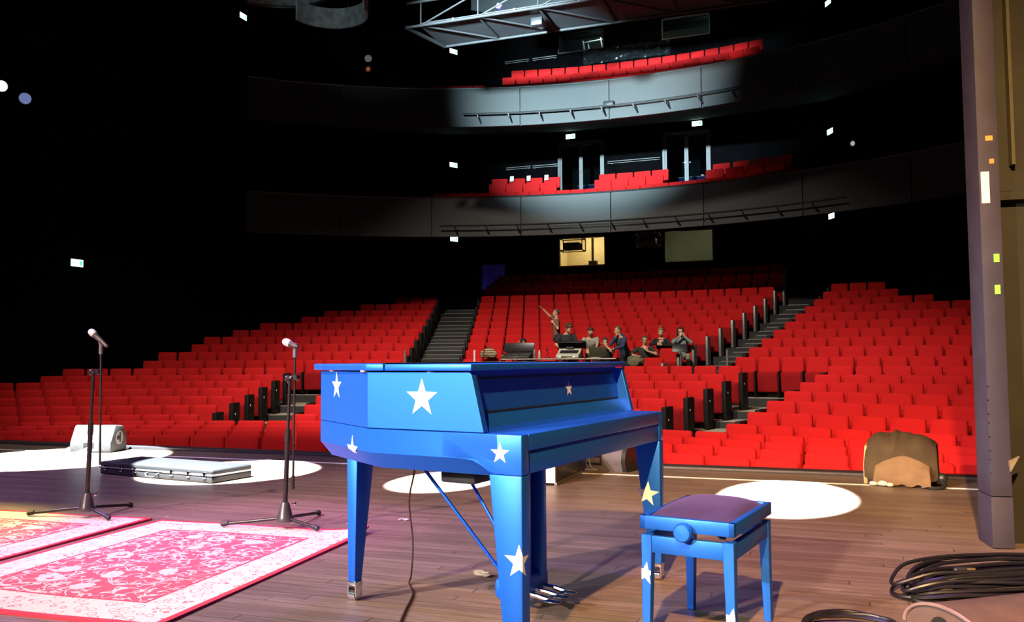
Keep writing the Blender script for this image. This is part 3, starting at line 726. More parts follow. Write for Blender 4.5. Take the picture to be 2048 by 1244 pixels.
# lid in two leaves, resting on felt bumpers
LID = [(-.012, .195), (W+.012, .195), (W+.012, .34), (W-.03, .62), (W-.20, .86), (1.03, 1.09), (.79, 1.215), (.265, 1.215), (-.012, .69)]
mb = MB(); mb.prism([(-.012, .20), (W+.012, .20), (W+.012, .34), (W-.03, .597), (-.012, .597)], ZL-.026, ZL, bev=.005); lid = mb.build('lid', BLUE, piano)
mb = MB(); mb.prism([(-.012, .603), (W-.032, .603), (W-.20, .86), (1.03, 1.09), (.79, 1.215), (.265, 1.215), (-.012, .69)], ZL-.026, ZL+.001, bev=.005); mb.build('lid', BLUE, piano)
mb = MB(); mb.cyl((-.012, .60, ZL), (W, .60, ZL), .006, seg=8); mb.build('lid_hinge', CHROME, lid)
for x, y in ((.02, .72), (.20, 1.04), (.02, .40), (W-.03, .40)):
    MB().ell((x, y, ZC+.003), (.018, .018, .006)).build('lid_bumper', mat('felt_pink', (.75, .45, .35), .8), piano)
def leg(x0, x1, y0, y1, xb0, xb1, yb0, yb1):
    mb = MB(); zb = .085
    mb.loft([[Vector((xb0, yb0, zb)), Vector((xb1, yb0, zb)), Vector((xb1, yb1, zb)), Vector((xb0, yb1, zb))], [Vector((x0, y0, Z0)), Vector((x1, y0, Z0)), Vector((x1, y1, Z0)), Vector((x0, y1, Z0))]])
    bmesh.ops.bevel(mb.bm, geom=mb.bm.edges[:], offset=.006, segments=2, affect='EDGES', profile=.5)
    l = mb.build('leg', BLUE, piano); cx, cy = (xb0+xb1)/2, (yb0+yb1)/2
    mb = MB(); mb.box((cx, cy, .078), (.05, .05, .022), bev=.003); mb.box((cx, cy-.022, .045), (.044, .005, .05)); mb.box((cx, cy+.022, .045), (.044, .005, .05))
    mb.cyl((cx, cy-.017, .026), (cx, cy+.017, .026), .026, seg=20); mb.build('caster', CHROME, l)
    return l
legA = leg(0, .058, .0, .135, .0, .058, .0, .075)
legC = leg(W-.058, W, .0, .135, W-.058, W, .0, .06)
legB = leg(.44, .575, 1.108, 1.172, .44, .49, 1.118, 1.160)
# pedal lyre
mb = MB(); mb.box((W/2-.075, .395, .41), (.05, .12, .56), bev=.006); mb.box((W/2+.075, .395, .41), (.05, .12, .56), bev=.006); mb.box((W/2, .44, .41), (.10, .02, .55)); lyre = mb.build('pedal_lyre', BLUE, piano)
mb = MB(); mb.box((W/2, .41, .105), (.30, .13, .10), bev=.03); mb.build('pedal_box', BLUE, lyre)
for dx in (-.08, 0, .08):
    mb = MB(); mb.tube([(W/2+dx, .36, .085), (W/2+dx, .29, .08), (W/2+dx, .24, .07)], [.009, .011, .012], 8); mb.ell((W/2+dx, .225, .067), (.022, .045, .009)); mb.build('pedal', CHROME, lyre)
for dx in (-.07, .07):
    mb = MB(); mb.cyl((W/2+dx, .47, .15), (W/2+dx*2.4, .92, .70), .008, seg=8); mb.build('lyre_brace', BLUE, piano)
mb = MB(); mb.box((.24, .36, .655), (.20, .16, .06), bev=.01); mb.box((.2, .26, .675), (.05, .10, .018)); mb.build('pedal_module', BLACKP, piano)
# white star stickers
def star_poly(rt, rot=0.0, k=.40):
    return [((rt if i % 2 == 0 else rt*k)*math.sin(rot + i*PI/5), (rt if i % 2 == 0 else rt*k)*math.cos(rot + i*PI/5)) for i in range(10)]
def star(parent, o, ux, uz, rt, rot=0.0, fold=None, clip=None, k=.40):
    """flat star sticker at o in the plane ux (right) and uz (up); fold=(u, dir) bends it round an edge at u; clip=(u0,u1,v0,v1)"""
    o, ux, uz = Vector(o), Vector(ux).normalized(), Vector(uz).normalized(); nrm = ux.cross(uz).normalized()
    bm = bmesh.new(); c = bm.verts.new((0, 0, 0)); vs = [bm.verts.new((x, y, 0)) for x, y in star_poly(rt, rot, k)]
    for i in range(10): bm.faces.new((c, vs[i], vs[(i+1) % 10]))
    def cut(co, no, clear): bmesh.ops.bisect_plane(bm, geom=bm.verts[:]+bm.edges[:]+bm.faces[:], plane_co=co, plane_no=no, clear_outer=clear)
    if clip:
        if clip[0] is not None: cut((clip[0], 0, 0), (-1, 0, 0), True)
        if clip[1] is not None: cut((clip[1], 0, 0), (1, 0, 0), True)
        if clip[2] is not None: cut((0, clip[2], 0), (0, -1, 0), True)
        if clip[3] is not None: cut((0, clip[3], 0), (0, 1, 0), True)
    if fold: cut((fold[0], 0, 0) if fold[2] == 'u' else (0, fold[0], 0), (1, 0, 0) if fold[2] == 'u' else (0, 1, 0), False)
    for v in bm.verts:
        u, vv = v.co.x, v.co.y
        p = o + ux*u + uz*vv + nrm*.0012
        if fold:
            d = Vector(fold[1]).normalized()
            if fold[2] == 'u' and u > fold[0]: p = o + ux*fold[0] + d*(u-fold[0]) + uz*vv + (nrm + d.cross(uz).normalized())*.0012
            if fold[2] == 'v' and vv < fold[0]: p = o + uz*fold[0] + d*(fold[0]-vv) + ux*u + (nrm + ux.cross(-d).normalized())*.0012
        v.co = p
    me = bpy.data.meshes.new('star'); bm.to_mesh(me); bm.free(); me.materials.append(STAR)
    return link('star', me, parent)
RU = (0, -1, 0)                                         # right on the bass side
star(piano, (0, .427, .958), RU, (0, 0, 1), .074)
star(piano, (0, .088, .768), RU, (0, 0, 1), .040)
chd = Vector((-.28, -.505, 0)).normalized()             # right along the chamfer
def onch(f, z): return Vector((.28*f, .68+.505*f, z))
star(piano, onch(.64, .992), chd, (0, 0, 1), .062, k=.38)
star(piano, onch(.31, .735), chd, (0, 0, 1), .062, fold=(.004, (.045, -.022, -.05), 'v'), clip=(None, None, -.035, None))
fpz = Vector((0, .1, 1)).normalized()
star(piano, (.87, FPY(.968), .968), (1, 0, 0), fpz, .040)
star(piano, (.335, .1925, .842), (1, 0, 0), Vector((0, .058, .064)), .062, rot=-.25, clip=(None, None, -.004, None), k=.33)
star(legA, (0, .012, .395), RU, (0, 0, 1), .062, rot=.0, fold=(.012, (1, 0, 0), 'u'))
star(legB, (.463, 1.122, .375), RU, (-.0, 0, 1), .055, fold=(.004, (1, 0, 0), 'u'))
star(legC, (W-.058, .068, .425), RU, (0, 0, 1), .064, rot=.1, clip=(-.05, None, None, None))
# mains cable hanging from the piano
pw = piano.matrix_basis
P3 = lambda x, y, z: Matrix.Translation((-.945, 2.776, 0)) @ Matrix.Rotation(PSI, 4, 'Z') @ Vector((x, y, z))
cb = P3(.74, 1.0, .674); e1 = on_z(818, 1167, .006); e2 = on_z(800, 1244, .006)
pts = [cb, cb.lerp(e1, .10) + Vector((0, 0, -.05)), cb.lerp(e1, .33) + Vector((-.02, 0, -.04)), cb.lerp(e1, .66) + Vector((.01, 0, -.02)), cb.lerp(e1, .93) + Vector((.01, 0, .0)), e1, e1.lerp(e2, .3) + Vector((.03, 0, 0)), e1.lerp(e2, .7) + Vector((.012, 0, 0)), e2]
def smooth_path(P, n=8):
    P = [Vector(p) for p in P]; out = []
    for i in range(len(P)-1):
        p0, p1, p2, p3 = P[max(i-1, 0)], P[i], P[i+1], P[min(i+2, len(P)-1)]
        for k in range(n):
            t = k/n; out.append(.5*((2*p1) + (p2-p0)*t + (2*p0-5*p1+4*p2-p3)*t*t + (3*p1-p0-3*p2+p3)*t**3))
    return out + [P[-1]]
mb = MB(); mb.tube(smooth_path(pts), .0045, 6); mb.cyl(cb, cb + Vector((0, 0, -.05)), .010, seg=8)
tag(mb.build('power_cable', mat('cable_brown', (.05, .03, .02), .5)), 'thin dark cable hanging from under the blue piano to the floor', 'cable')

# ------------------------------------------------------------------ piano bench
bench = thing('piano_bench', 'blue adjustable piano bench with violet velvet seat and star decals', 'bench', (-.261, 3.188, 0), -.205)
bw, bd = .372, .545
mb = MB()
for (c, s_) in (((-bw/2, .0125, .466), (bw, .025, .052)), ((-bw/2, bd-.0125, .466), (bw, .025, .052)), ((-.0125, bd/2, .466), (.025, bd, .052)), ((-bw+.0125, bd/2, .466), (.025, bd, .052))): mb.box(c, s_, bev=.004)
mb.build('seat_frame', BLUE, bench)
mb = MB(); n = 14; rings = []
bm = mb.bm; grid = {}
for i in range(n+1):
    for j in range(n+1):
        u, v = i/n, j/n; h = (1-abs(2*u-1)**3.2)*(1-abs(2*v-1)**3.2)
        grid[i, j] = bm.verts.new((-bw+.02 + (bw-.04)*u, .02 + (bd-.04)*v, .478 + .052*h**.6))
for i in range(n):
    for j in range(n): bm.faces.new((grid[i, j], grid[i+1, j], grid[i+1, j+1], grid[i, j+1]))
mb.box((-bw/2, bd/2, .47), (bw-.045, bd-.045, .03)); mb.build('cushion', VELVET, bench, ang=60)
mb = MB(); z = .383
for (c, s_) in (((-bw/2, .016, z), (bw-.07, .02, .065)), ((-bw/2, bd-.022, z), (bw-.07, .02, .065)), ((-.018, bd/2, z), (.02, bd-.07, .065)), ((-bw+.022, bd/2, z), (.02, bd-.07, .065))): mb.box(c, s_, bev=.003)
mb.build('apron', BLUE, bench)
mb = MB(); mb.bar((-.06, .06, .42), (-bw+.06, bd-.06, .43), .02, .008); mb.bar((-.06, bd-.06, .42), (-bw+.06, .06, .43), .02, .008); mb.cyl((-bw/2, .03, .424), (-bw/2, bd-.03, .424), .008, seg=8); mb.build('lift_mechanism', mat('lift_steel', (.25, .22, .2), .4, .8), bench)
blegs = []
for sx in (0, 1):
    for sy in (0, 1):
        x0 = -.004 if sx == 0 else -bw+.004; y0 = .002 if sy == 0 else bd-.002; dx = -1 if sx == 0 else 1; dy = 1 if sy == 0 else -1
        mb = MB(); q = lambda a, b, z: [Vector((x0, y0, z)), Vector((x0+dx*a, y0, z)), Vector((x0+dx*a, y0+dy*b, z)), Vector((x0, y0+dy*b, z))]
        mb.loft([q(.030, .030, 0), q(.042, .042, .36), q(.042, .042, .418)]); bmesh.ops.bevel(mb.bm, geom=mb.bm.edges[:], offset=.002, segments=1, affect='EDGES')
        blegs.append(mb.build('leg', BLUE, bench))
for y, d in ((-.0, -1), (bd, 1)):
    mb = MB(); mb.lathe([(0.0, .040), (.030, .038), (.036, .030), (.036, .012), (.030, .006), (.012, .005), (.012, -.02), (0.0001, -.02)][::-1], Matrix.Translation((-bw/2-.004, y, .445)) @ Matrix.Rotation(PI/2 if d < 0 else -PI/2, 4, 'X')); mb.build('height_knob', BLUE, bench)
star(blegs[2], (-bw+.02, .002, .27), (1, 0, 0), (0, 0, 1), .045, rot=.15, clip=(-.016, .022, None, None))
star(blegs[0], (-.018, .002, .142), (1, 0, 0), (0, 0, 1), .045, rot=.2, clip=(-.02, .014, None, None))

# ------------------------------------------------------------------ rugs
def rug(name_lab, c, w, l, rz, curl):
    bm = bmesh.new(); n = 40; g_ = {}
    for i in range(n+1):
        for j in range(n+1):
            x, y = -w/2 + w*i/n, -l/2 + l*j/n
            z = .012 + .002*math.sin(7*x+3*y)
            if curl:
                d = max(0, 1 - math.hypot(x-w/2, y-l/2)/.30); z += .035*d*d
            g_[i, j] = bm.verts.new((x, y, z))
    for i in range(n):
        for j in range(n): bm.faces.new((g_[i, j], g_[i+1, j], g_[i+1, j+1], g_[i, j+1]))
    r = bmesh.ops.extrude_face_region(bm, geom=bm.faces[:]); 
    for v in [v for v in r['geom'] if isinstance(v, bmesh.types.BMVert)]: v.co.z -= .011
    bmesh.ops.recalc_face_normals(bm, faces=bm.faces[:])
    me = bpy.data.meshes.new('rug'); bm.to_mesh(me); bm.free(); me.materials.append(mat_rug(w, l))
    for p in me.polygons: p.use_smooth = True
    me.set_sharp_from_angle(angle=.6)
    return tag(link('rug', me, None, c, (0, 0, rz)), name_lab, 'rug', 'persian rugs on the stage')
rug('red and cream persian rug next to the piano leg, in pinkish light', (-3.39, 3.735, .0005), 1.58, 1.97, .052, True)
rug('red and cream persian rug at the left edge, in yellow light', (-5.06, 3.66, .0005), 1.60, 1.97, .058, False)

# ------------------------------------------------------------------ microphone stands
SBLK = mat('stand_black', (.03, .026, .028), .35, .5)
GRILLE = mat('mic_grille', (.80, .80, .84), .4, .5, var=.3, scale=300, bump=.6)
def mic_stand(base_px, zb, feet_px, clutch, boom_top, boom_bot, mic_a, mic_b, lab, miclab, counter):
    B = on_z(*base_px, zb); by = B.y; r = thing('microphone_stand', lab, 'microphone stand', (B.x, by, 0)); inv = Vector((-B.x, -by, 0))
    T = at_y(*clutch, by) + inv; U = at_y(*boom_top, by) + inv; V = at_y(*boom_bot, by) + inv
    mb = MB(); mb.lathe([(.0001, .055), (.052, .055), (.056, .075), (.050, .09), (.030, .165), (.021, .18), (.0001, .18)]); base = mb.build('tripod_base', mat('base_grey', (.10, .095, .10), .35, .6), r)
    for f in feet_px:
        p = on_z(*f, .012) + inv; p.z += .017 if on_z(*f, .012).y < 4.72 else 0; mb = MB(); d = Vector((p.x, p.y, 0)).normalized()
        mb.cyl(d*.04 + Vector((0, 0, .075)), p + Vector((0, 0, .006)), .0105, seg=12); lg = mb.build('leg', SBLK, r)
        mb = MB(); mb.cap(p - d*.03 + Vector((0, 0, .012)), p + Vector((0, 0, .006)), .016, .017, 10); mb.build('rubber_foot', BLACKP, lg)
    J = Vector((0, 0, .15)); d = (T-J)
    mb = MB(); mb.cyl(J, J + d*.55, .0155, seg=14); mb.cyl(J + d*.5, J + d*.60, .019, seg=14); mb.build('lower_tube', SBLK, r)
    mb = MB(); mb.cyl(J + d*.55, T, .0105, seg=12); mb.cyl(J + d*.86, J + d*.875, .013, seg=12); mb.build('pole', SBLK, r)
    mb = MB(); S_ = (U - T).normalized(); mb.ell(T + Vector((-.012, 0, .0)), (.028, .022, .024)); mb.cyl(T + Vector((-.03, 0, .003)), T + Vector((.055, 0, .006)), .014, seg=12); mb.cyl(T + Vector((.045, -.02, .006)), T + Vector((.045, .02, .006)), .02, seg=12); cl = mb.build('clutch', SBLK, r)
    mb = MB(); mb.cyl(T + Vector((.02, -.035, .008)), T + Vector((.02, -.015, .008)), .010, seg=10); mb.box(T + Vector((.02, -.04, .008)), (.03, .008, .012), bev=.003); mb.build('knob', CHROME, cl)
    mb = MB(); mb.cyl(U, V, .0075, seg=10)
    if counter: mb.cyl(V, V + (U-V).normalized()*.085, .0125, seg=12)
    mb.build('boom', SBLK, r)
    mb = MB(); mb.cyl(U - (U-V).normalized()*.05, U + (U-V).normalized()*.02, .014, seg=12); mb.ell(U + (U-V).normalized()*.03, .017); mb.build('mic_clip', mat('clip_grey', (.12, .11, .13), .4), r)
    mb = MB(); mb.cyl((.05, 0, .172), (.075, 0, .172), .005, seg=8); mb.ell((.078, 0, .172), (.006, .013, .013)); mb.build('set_screw', CHROME, base)
    a = at_y(*mic_a, by-.02); b = at_y(*mic_b, by-.02); ax = (b-a).normalized(); R = Vector((0, 0, 1)).rotation_difference(ax).to_matrix().to_4x4()
    m = thing('microphone', miclab, 'microphone', a); L_ = (b-a).length
    mb = MB(); mb.lathe([(.0001, -.002), (.014, .0), (.021, .008), (.0245, .02), (.0255, .032), (.024, .045), (.021, .055), (.0001, .056)], R); mb.build('grille', GRILLE, m)
    mb = MB(); mb.lathe([(.0001, .054), (.0225, .055), (.0225, .062), (.019, .068), (.0165, .11), (.0125, L_-.02), (.012, L_), (.0001, L_+.001)], R); mb.build('handle', mat('mic_body', (.05, .045, .045), .5), m)
mic_stand((174, 1006), .11, ((58, 1033), (262, 1011), (217, 1042)), (187, 745), (202, 694), (200, 930), (180, 661), (214, 693), 'black microphone stand at far left between rug and flat case', 'silver ball microphone on the leftmost stand', False)
mic_stand((570, 1026), .11, ((446, 1055), (638, 1027), (634, 1064)), (580, 757), (590, 700), (586, 978), (567, 682), (596, 694), 'black microphone stand with hanging boom left of the piano', 'bright silver ball microphone on the stand beside the piano', True)

# ------------------------------------------------------------------ flat case in the light pool
fa, fb, fc = on_z(199, 948), on_z(424, 968), on_z(481, 953)
cx = (fb-fa).normalized(); cl_, cwid = (fb-fa).length, (fc-fb).length; cang = math.atan2(cx.y, cx.x)
case = thing('instrument_case', 'flat black hard case with metal trim lying half in a white light pool', 'case', fa, cang)
VIN = mat('case_vinyl', (.022, .022, .025), .5, var=.3, scale=200, bump=.2)
ch = .125
mb = MB(); mb.box((cl_/2, cwid/2, ch*.28), (cl_, cwid, ch*.54), bev=.018, seg=3); mb.build('body', VIN, case)
mb = MB(); mb.box((cl_/2, cwid/2, ch*.80), (cl_, cwid, ch*.40), bev=.018, seg=3); mb.build('lid', VIN, case)
mb = MB(); mb.box((cl_/2, cwid/2, ch*.575), (cl_+.008, cwid+.008, .014), bev=.003); mb.build('valance', mat('case_trim', (.6, .58, .58), .3, .8), case)
for x in (.09, .32, .52, cl_-.52, cl_-.30, cl_-.09):
    mb = MB(); mb.box((x, -.006, ch*.57), (.035, .012, .05), bev=.004); mb.ell((x, -.008, ch*.44), (.022, .008, .016)); mb.build('latch', CHROME, case)
mb = MB(); mb.tube([(cl_/2-.075, -.004, ch*.42), (cl_/2-.075, -.03, ch*.36), (cl_/2-.055, -.035, ch*.18), (cl_/2+.055, -.035, ch*.18), (cl_/2+.075, -.03, ch*.36), (cl_/2+.075, -.004, ch*.42)], .009, 8); mb.build('handle', VIN, case)

# ------------------------------------------------------------------ floor monitors and boxes along the edge
MON = mat('monitor_grey', (.06, .06, .063), .55, var=.2, scale=40)
def PR(M3): return Matrix(M3)
p = on_z(176, 905); mon = thing('floor_monitor', 'wedge monitor speaker in the white pool at left stage edge', 'monitor speaker', (p.x, p.y+.16, 0), .28)
prof = [(-.19, 0), (.19, 0), (.19, .20), (.10, .31), (-.08, .33), (-.19, .12)]
mb = MB(); mb.prism(prof, -.26, .26, Matrix(((0, 0, 1, 0), (1, 0, 0, 0), (0, 1, 0, 0), (0, 0, 0, 1))), bev=.02); mb.build('cabinet', MON, mon)
mb = MB(); mb.cyl((.255, 0, .17), (.266, 0, .17), .085, seg=24); hd = mb.build('side_port', mat('port_light', (.30, .30, .31), .5), mon)
mb = MB(); mb.box((.268, .01, .17), (.006, .03, .12), bev=.002); mb.cyl((.262, -.035, .17), (.268, -.035, .17), .03, seg=16); mb.build('handle_slot', BLACK, hd)
mb = MB(); mb.box((-.02, -.185, .09), (.13, .02, .07), bev=.006); mb.build('connector_plate', BLACK, mon)
mb = MB(); mb.tube(smooth_path([(0, -.19, .08), (-.04, -.26, .04), (-.15, -.27, .012), (-.30, -.22, .012), (-.36, -.14, .014), (-.30, -.10, .06), (-.20, -.16, .09)]), .011, 8); mb.build('cable', mat('cable_grey', (.14, .14, .14), .6), mon)

p = on_z(1208, 941); mon2 = thing('floor_monitor', 'barrel shaped monitor speaker behind the piano, glowing violet', 'monitor speaker', (p.x, p.y+.17, 0), -.33)
n = 20; prof = [(-.17, .0), (.17, .0)] + [(.19*math.cos(a), .10 + .19*math.sin(a)) for a in [PI*k/n for k in range(n+1)]]
prof = [(-.16, 0.0), (.16, 0.0)] + [(.19*math.cos(PI*k/n), .09 + .20*math.sin(PI*k/n)) for k in range(n+1)]
XYZ = Matrix(((0, 0, 1, 0), (1, 0, 0, 0), (0, 1, 0, 0), (0, 0, 0, 1)))
mb = MB(); mb.prism(prof, -.32, .27, XYZ, bev=0); mb.build('cabinet', mat('monitor_shell', (.11, .10, .12), .4), mon2, ang=30)
mb = MB(); mb.prism([(x*1.03, z*1.02 if z > .01 else z) for x, z in prof], .27, .315, XYZ); mb.build('end_cap', BLACKP, mon2)
mb = MB(); mb.box((-.04, -.185, .125), (.17, .03, .13), bev=.004); rec = mb.build('connector_recess', BLACK, mon2)
mb = MB(); mb.box((-.04, -.205, .10), (.15, .015, .05), bev=.003); mb.build('tray', mat('tray_violet', (.08, .07, .10), .5), rec)
mb = MB(); mb.tube(smooth_path([(-.08, -.20, .16), (-.07, -.23, .10), (-.03, -.25, .03), (.03, -.24, .012), (-.10, -.27, .010), (-.14, -.24, .010)]), .009, 8); mb.build('cable', mat('cable_grey', (.14, .14, .14), .6), mon2)

a_, b_, c_ = on_z(1077, 969), on_z(1113, 971), on_z(1165, 946)
d1 = (b_-a_); d2 = (c_-b_); fc_ = thing('flight_case', 'long black flight case with white front end behind the piano leg', 'flight case', b_, math.atan2(d2.y, d2.x)-PI/2)
l_, w_ = d2.length, .24
mb = MB(); mb.box((-w_/2, l_/2, .16), (w_, l_, .30), bev=.008); body = mb.build('body', mat('case_laminate', (.035, .03, .033), .3), fc_)
mb = MB(); mb.box((-w_/2, -.004, .16), (w_-.02, .008, .28)); fp = mb.build('end_panel', WHITE, fc_)
mb = MB(); mb.box((-w_/2-.02, -.010, .19), (.10, .006, .10)); mb.build('label_plate', mat('plate_dark', (.12, .08, .09), .5), fp)
mb = MB()
for x in (-.006, -w_+.006):
    for z in (.014, .306): mb.box((x, l_/2, z), (.022, l_+.01, .022))
mb.build('edge_trim', STEEL, fc_)
p = on_z(1167, 937); cone = thing('marker_cone', 'tiny orange cone with white tip beside the flight case', 'cone', (p.x, p.y+.02, 0))
mb = MB(); mb.lathe([(.0001, .001), (.055, .001), (.055, .012), (.040, .016), (.020, .075), (.0001, .076)]); mb.build('cone_body', mat('cone_orange', (.8, .10, .03), .5), cone)
mb = MB(); mb.lathe([(.0001, .076), (.019, .076), (.010, .115), (.0001, .116)]); mb.build('tip', WHITE, cone)

# wedge with a dust cover at the right edge
p = on_z(1812, 972); cov = thing('covered_monitor', 'monitor speaker under a crumpled brown dust cover at right stage edge', 'monitor speaker', (p.x, p.y+.20, 0), -.20)
mb = MB(); mb.prism([(-.20, 0), (.22, 0), (.22, .30), (.05, .37), (-.10, .34), (-.20, .18)], -.27, .23, XYZ, bev=.012); mb.build('cabinet', mat('monitor_black', (.03, .028, .027), .5), cov)
mb = MB(); mb.prism([(-.21, 0), (.22, 0), (.22, .29), (.06, .34), (-.12, .32), (-.21, .17)], -.295, -.262, XYZ, bev=.006); mb.build('side_panel', mat('wood_side', (.42, .27, .12), .5), cov)
def drape(name, m, fn, nu, nv, th=.004):
    bm = bmesh.new(); G_ = [[bm.verts.new(fn(i/nu, j/nv)) for j in range(nv+1)] for i in range(nu+1)]
    for i in range(nu):
        for j in range(nv): bm.faces.new((G_[i][j], G_[i+1][j], G_[i+1][j+1], G_[i][j+1]))
    r = bmesh.ops.solidify(bm, geom=bm.faces[:], thickness=th); bmesh.ops.recalc_face_normals(bm, faces=bm.faces[:])
    me = bpy.data.meshes.new(name); bm.to_mesh(me); bm.free(); me.materials.append(m)
    for q in me.polygons: q.use_smooth = True
    return link(name, me, cov)
from mathutils import noise as mnoise
def cover_fn(u, v):
    x = -.285 + .56*u; a = PI*(1.13*v - .06); e = 1 - abs(2*u-1)**5
    rr = .255 + .04*e + .022*mnoise.noise((x*7, v*5, 1)) + .02*math.exp(-((u-.42)/.03)**2)*math.sin(min(PI, a))
    y = .02 - rr*.92*math.cos(a); z = .105 + (rr*1.10)*math.sin(a)*(.90 + .12*e) + .01*mnoise.noise((x*16, v*9, 5))
    return Vector((x + .02*mnoise.noise((x*5, v*4, 9)), y, max(.012, z)))
drape('dust_cover', mat('cover_brown', (.105, .068, .032), .85, var=.25, scale=6, bump=.4), cover_fn, 36, 30)
def flap_fn(u, v):
    x = -.19 + .42*u; t = v; edge = .11*(1-abs(2*u-1.05)**1.6)
    z = .175 + edge*.8 - (t*(.155 + edge*.8)) ; jag = .03*mnoise.noise((u*7, 0, 3))*t
    y = -.262 - .035*math.sin(t*2.6) - .05*t + .012*mnoise.noise((u*6, t*5, 2))
    return Vector((x + .03*(u-.5)*t, y, max(.010, z + jag)))
drape('torn_lining', mat('lining_tan', (.36, .22, .115), .85, var=.12, scale=9, bump=.3), flap_fn, 26, 14)
mb = MB(); mb.ell((-.13, -.31, .03), (.05, .03, .028)); mb.ell((-.20, -.32, .022), (.035, .028, .02)); mb.ell((-.07, -.33, .02), (.03, .025, .018)); mb.build('torn_filling', mat('filling_white', (.75, .70, .58), .9, bump=.6, scale=40), cov)
mb = MB(); mb.tube(smooth_path([(.24, -.12, .08), (.30, -.18, .07), (.34, -.24, .03), (.30, -.30, .014), (.22, -.33, .012)]), .016, 8); mb.ell((.315, -.16, .075), (.045, .04, .05)); mb.build('cable', BLACKP, cov)

# ------------------------------------------------------------------ scenery flat on the right
f0 = on_z(1986, 1098); FX, FY = f0.x, f0.y
flat = thing('scenery_flat', 'tall dark stage flat with purple grey edge at the right', 'scenery flat', (FX, FY, 0), .12)
mb = MB(); mb.box((.058, .12, 3.6), (.112, .24, 6.6), bev=.004); mb.box((.058, .12, .15), (.116, .244, .29), bev=.004); stile = mb.build('stile', FLAT, flat)
mb = MB(); mb.box((1.2, .20, 3.45), (2.2, .03, 6.9)); mb.build('panel', FLATB, flat)
mb = MB(); mb.box((.235, .155, 4.6), (.018, .06, 4.7)); mb.build('inner_rail', mat('rail_olive', (.05, .045, .02), .6), flat)
mb = MB(); mb.box((1.2, .15, 2.06), (2.2, .07, .05)); mb.prism([(.115, 2.09), (.23, 2.09), (.115, 2.32)], .13, .18, Matrix(((1, 0, 0, 0), (0, 0, 1, 0), (0, 1, 0, 0), (0, 0, 0, 1)))); mb.build('brace', FLATB, flat)
mb = MB(); mb.box((.70, .165, 4.4), (.05, .05, 4.6)); mb.build('inner_rail', FLATB, flat)
def onflat(px, py):
    # point of the stile face under a pixel
    R = Matrix.Rotation(.12, 3, 'Z'); n = R @ Vector((0, -1, 0)); d = ray(px, py); t = (Vector((FX, FY, 0)) - CAMP).dot(n)/d.dot(n)
    return R.inverted() @ (CAMP + d*t - Vector((FX, FY, 0)))
def patch(px0, py0, px1, py1, name, m, lab=None):
    a, b = onflat(px0, py0), onflat(px1, py1); mb = MB(); mb.box(((a.x+b.x)/2, -.0015, (a.z+b.z)/2), (abs(b.x-a.x), .003, abs(a.z-b.z))); o = mb.build(name, m, stile)
    if lab: o['label'] = lab
patch(1961, 344, 1980, 406, 'paper_notice', WHITE, 'white paper notice')
patch(1970, 272, 1985, 281, 'tape_strip', mat('tape_orange', (.8, .25, .05), .6), 'orange tape')
patch(1978, 318, 1988, 327, 'tape_strip', mat('tape_orange', (.8, .25, .05), .6), 'orange tape')
patch(1987, 508, 1999, 524, 'tape_strip', mat('tape_green', (.22, .75, .06), .6), 'green tape')
patch(1989, 570, 2001, 588, 'tape_strip', mat('tape_green', (.22, .75, .06), .6), 'green tape')
mb = MB()
for k in range(9): mb.cyl((.004, -.003, .35+.07*k+.01*(k % 3)), (.004, .0, .35+.07*k+.01*(k % 3)), .004, seg=6)
mb.build('staples', CHROME, stile)
q = onflat(2016, 922); mb = MB(); mb.prism([(0, .0), (.055, .03), (.006, -.06)], -.02, 0, Matrix(((1, 0, 0, q.x), (0, 0, 1, .0), (0, 1, 0, q.z), (0, 0, 0, 1)))); mb.build('corner_block', mat('plywood', (.16, .12, .07), .7), flat)

# ------------------------------------------------------------------ cable coils and foreground monitor
CBL = mat('cable_black', (.010, .009, .013), .4)
def coil(c, a, b, rz, n, h, r, seed, lab, open_=0.0):
    rnd = random.Random(seed); root = thing('cable_coil', lab, 'cable', c, rz); mb = MB(); P = []
    for k in range(n):
        aa, bb = a*rnd.uniform(.82, 1.05), b*rnd.uniform(.62, 1.08); ox, oy = rnd.uniform(-.05, .05), rnd.uniform(-.04, .04); z0 = r + h*k/max(1, n-1)
        for t in range(18):
            th_ = 2*PI*t/18 + .4; P.append((ox + aa*math.cos(th_), oy + bb*math.sin(th_), max(r, z0*(1 - .55*abs(math.cos(th_))**6) + rnd.uniform(-.004, .004))))
    mb.tube(smooth_path(P, 3), r, 7); mb.build('cable', CBL, root); return root
cc = on_z(1985, 1170, .04)
coilA = coil((cc.x+.06, cc.y+.02, 0), .50, .20, .50, 15, .13, .0085, 3, 'heap of coiled black cables on the floor by the scenery flat')
cp = Matrix.Rotation(-.50, 3, 'Z') @ (on_z(1912, 1140, .13) - Vector((cc.x+.06, cc.y+.02, 0))); cq = Matrix.Rotation(-.50, 3, 'Z') @ (on_z(1950, 1140, .13) - Vector((cc.x+.06, cc.y+.02, 0)))
mb = MB(); mb.cap(cp, cp.lerp(cq, .45), .012, .013, 10); mb.build('plug', BLACKP, coilA)
mb = MB(); mb.cyl(cp.lerp(cq, .45), cq, .010, .009, 10); mb.build('plug', mat('plug_gold', (.75, .55, .25), .3, .9), coilA)
mb = MB(); lp = on_z(1885, 1212, .01) - Vector((cc.x+.06, cc.y+.02, 0)); lp = Matrix.Rotation(-.5, 3, 'Z') @ lp
mb.tube(smooth_path([(-.25, -.05, .06), (-.40, .0, .05), (-.52, -.06, .02), (lp.x, lp.y, .011), (lp.x+.10, lp.y-.01, .010), (-.20, -.19, .03), (.05, -.21, .04)]), .0085, 8); mb.build('cable', CBL, coilA)
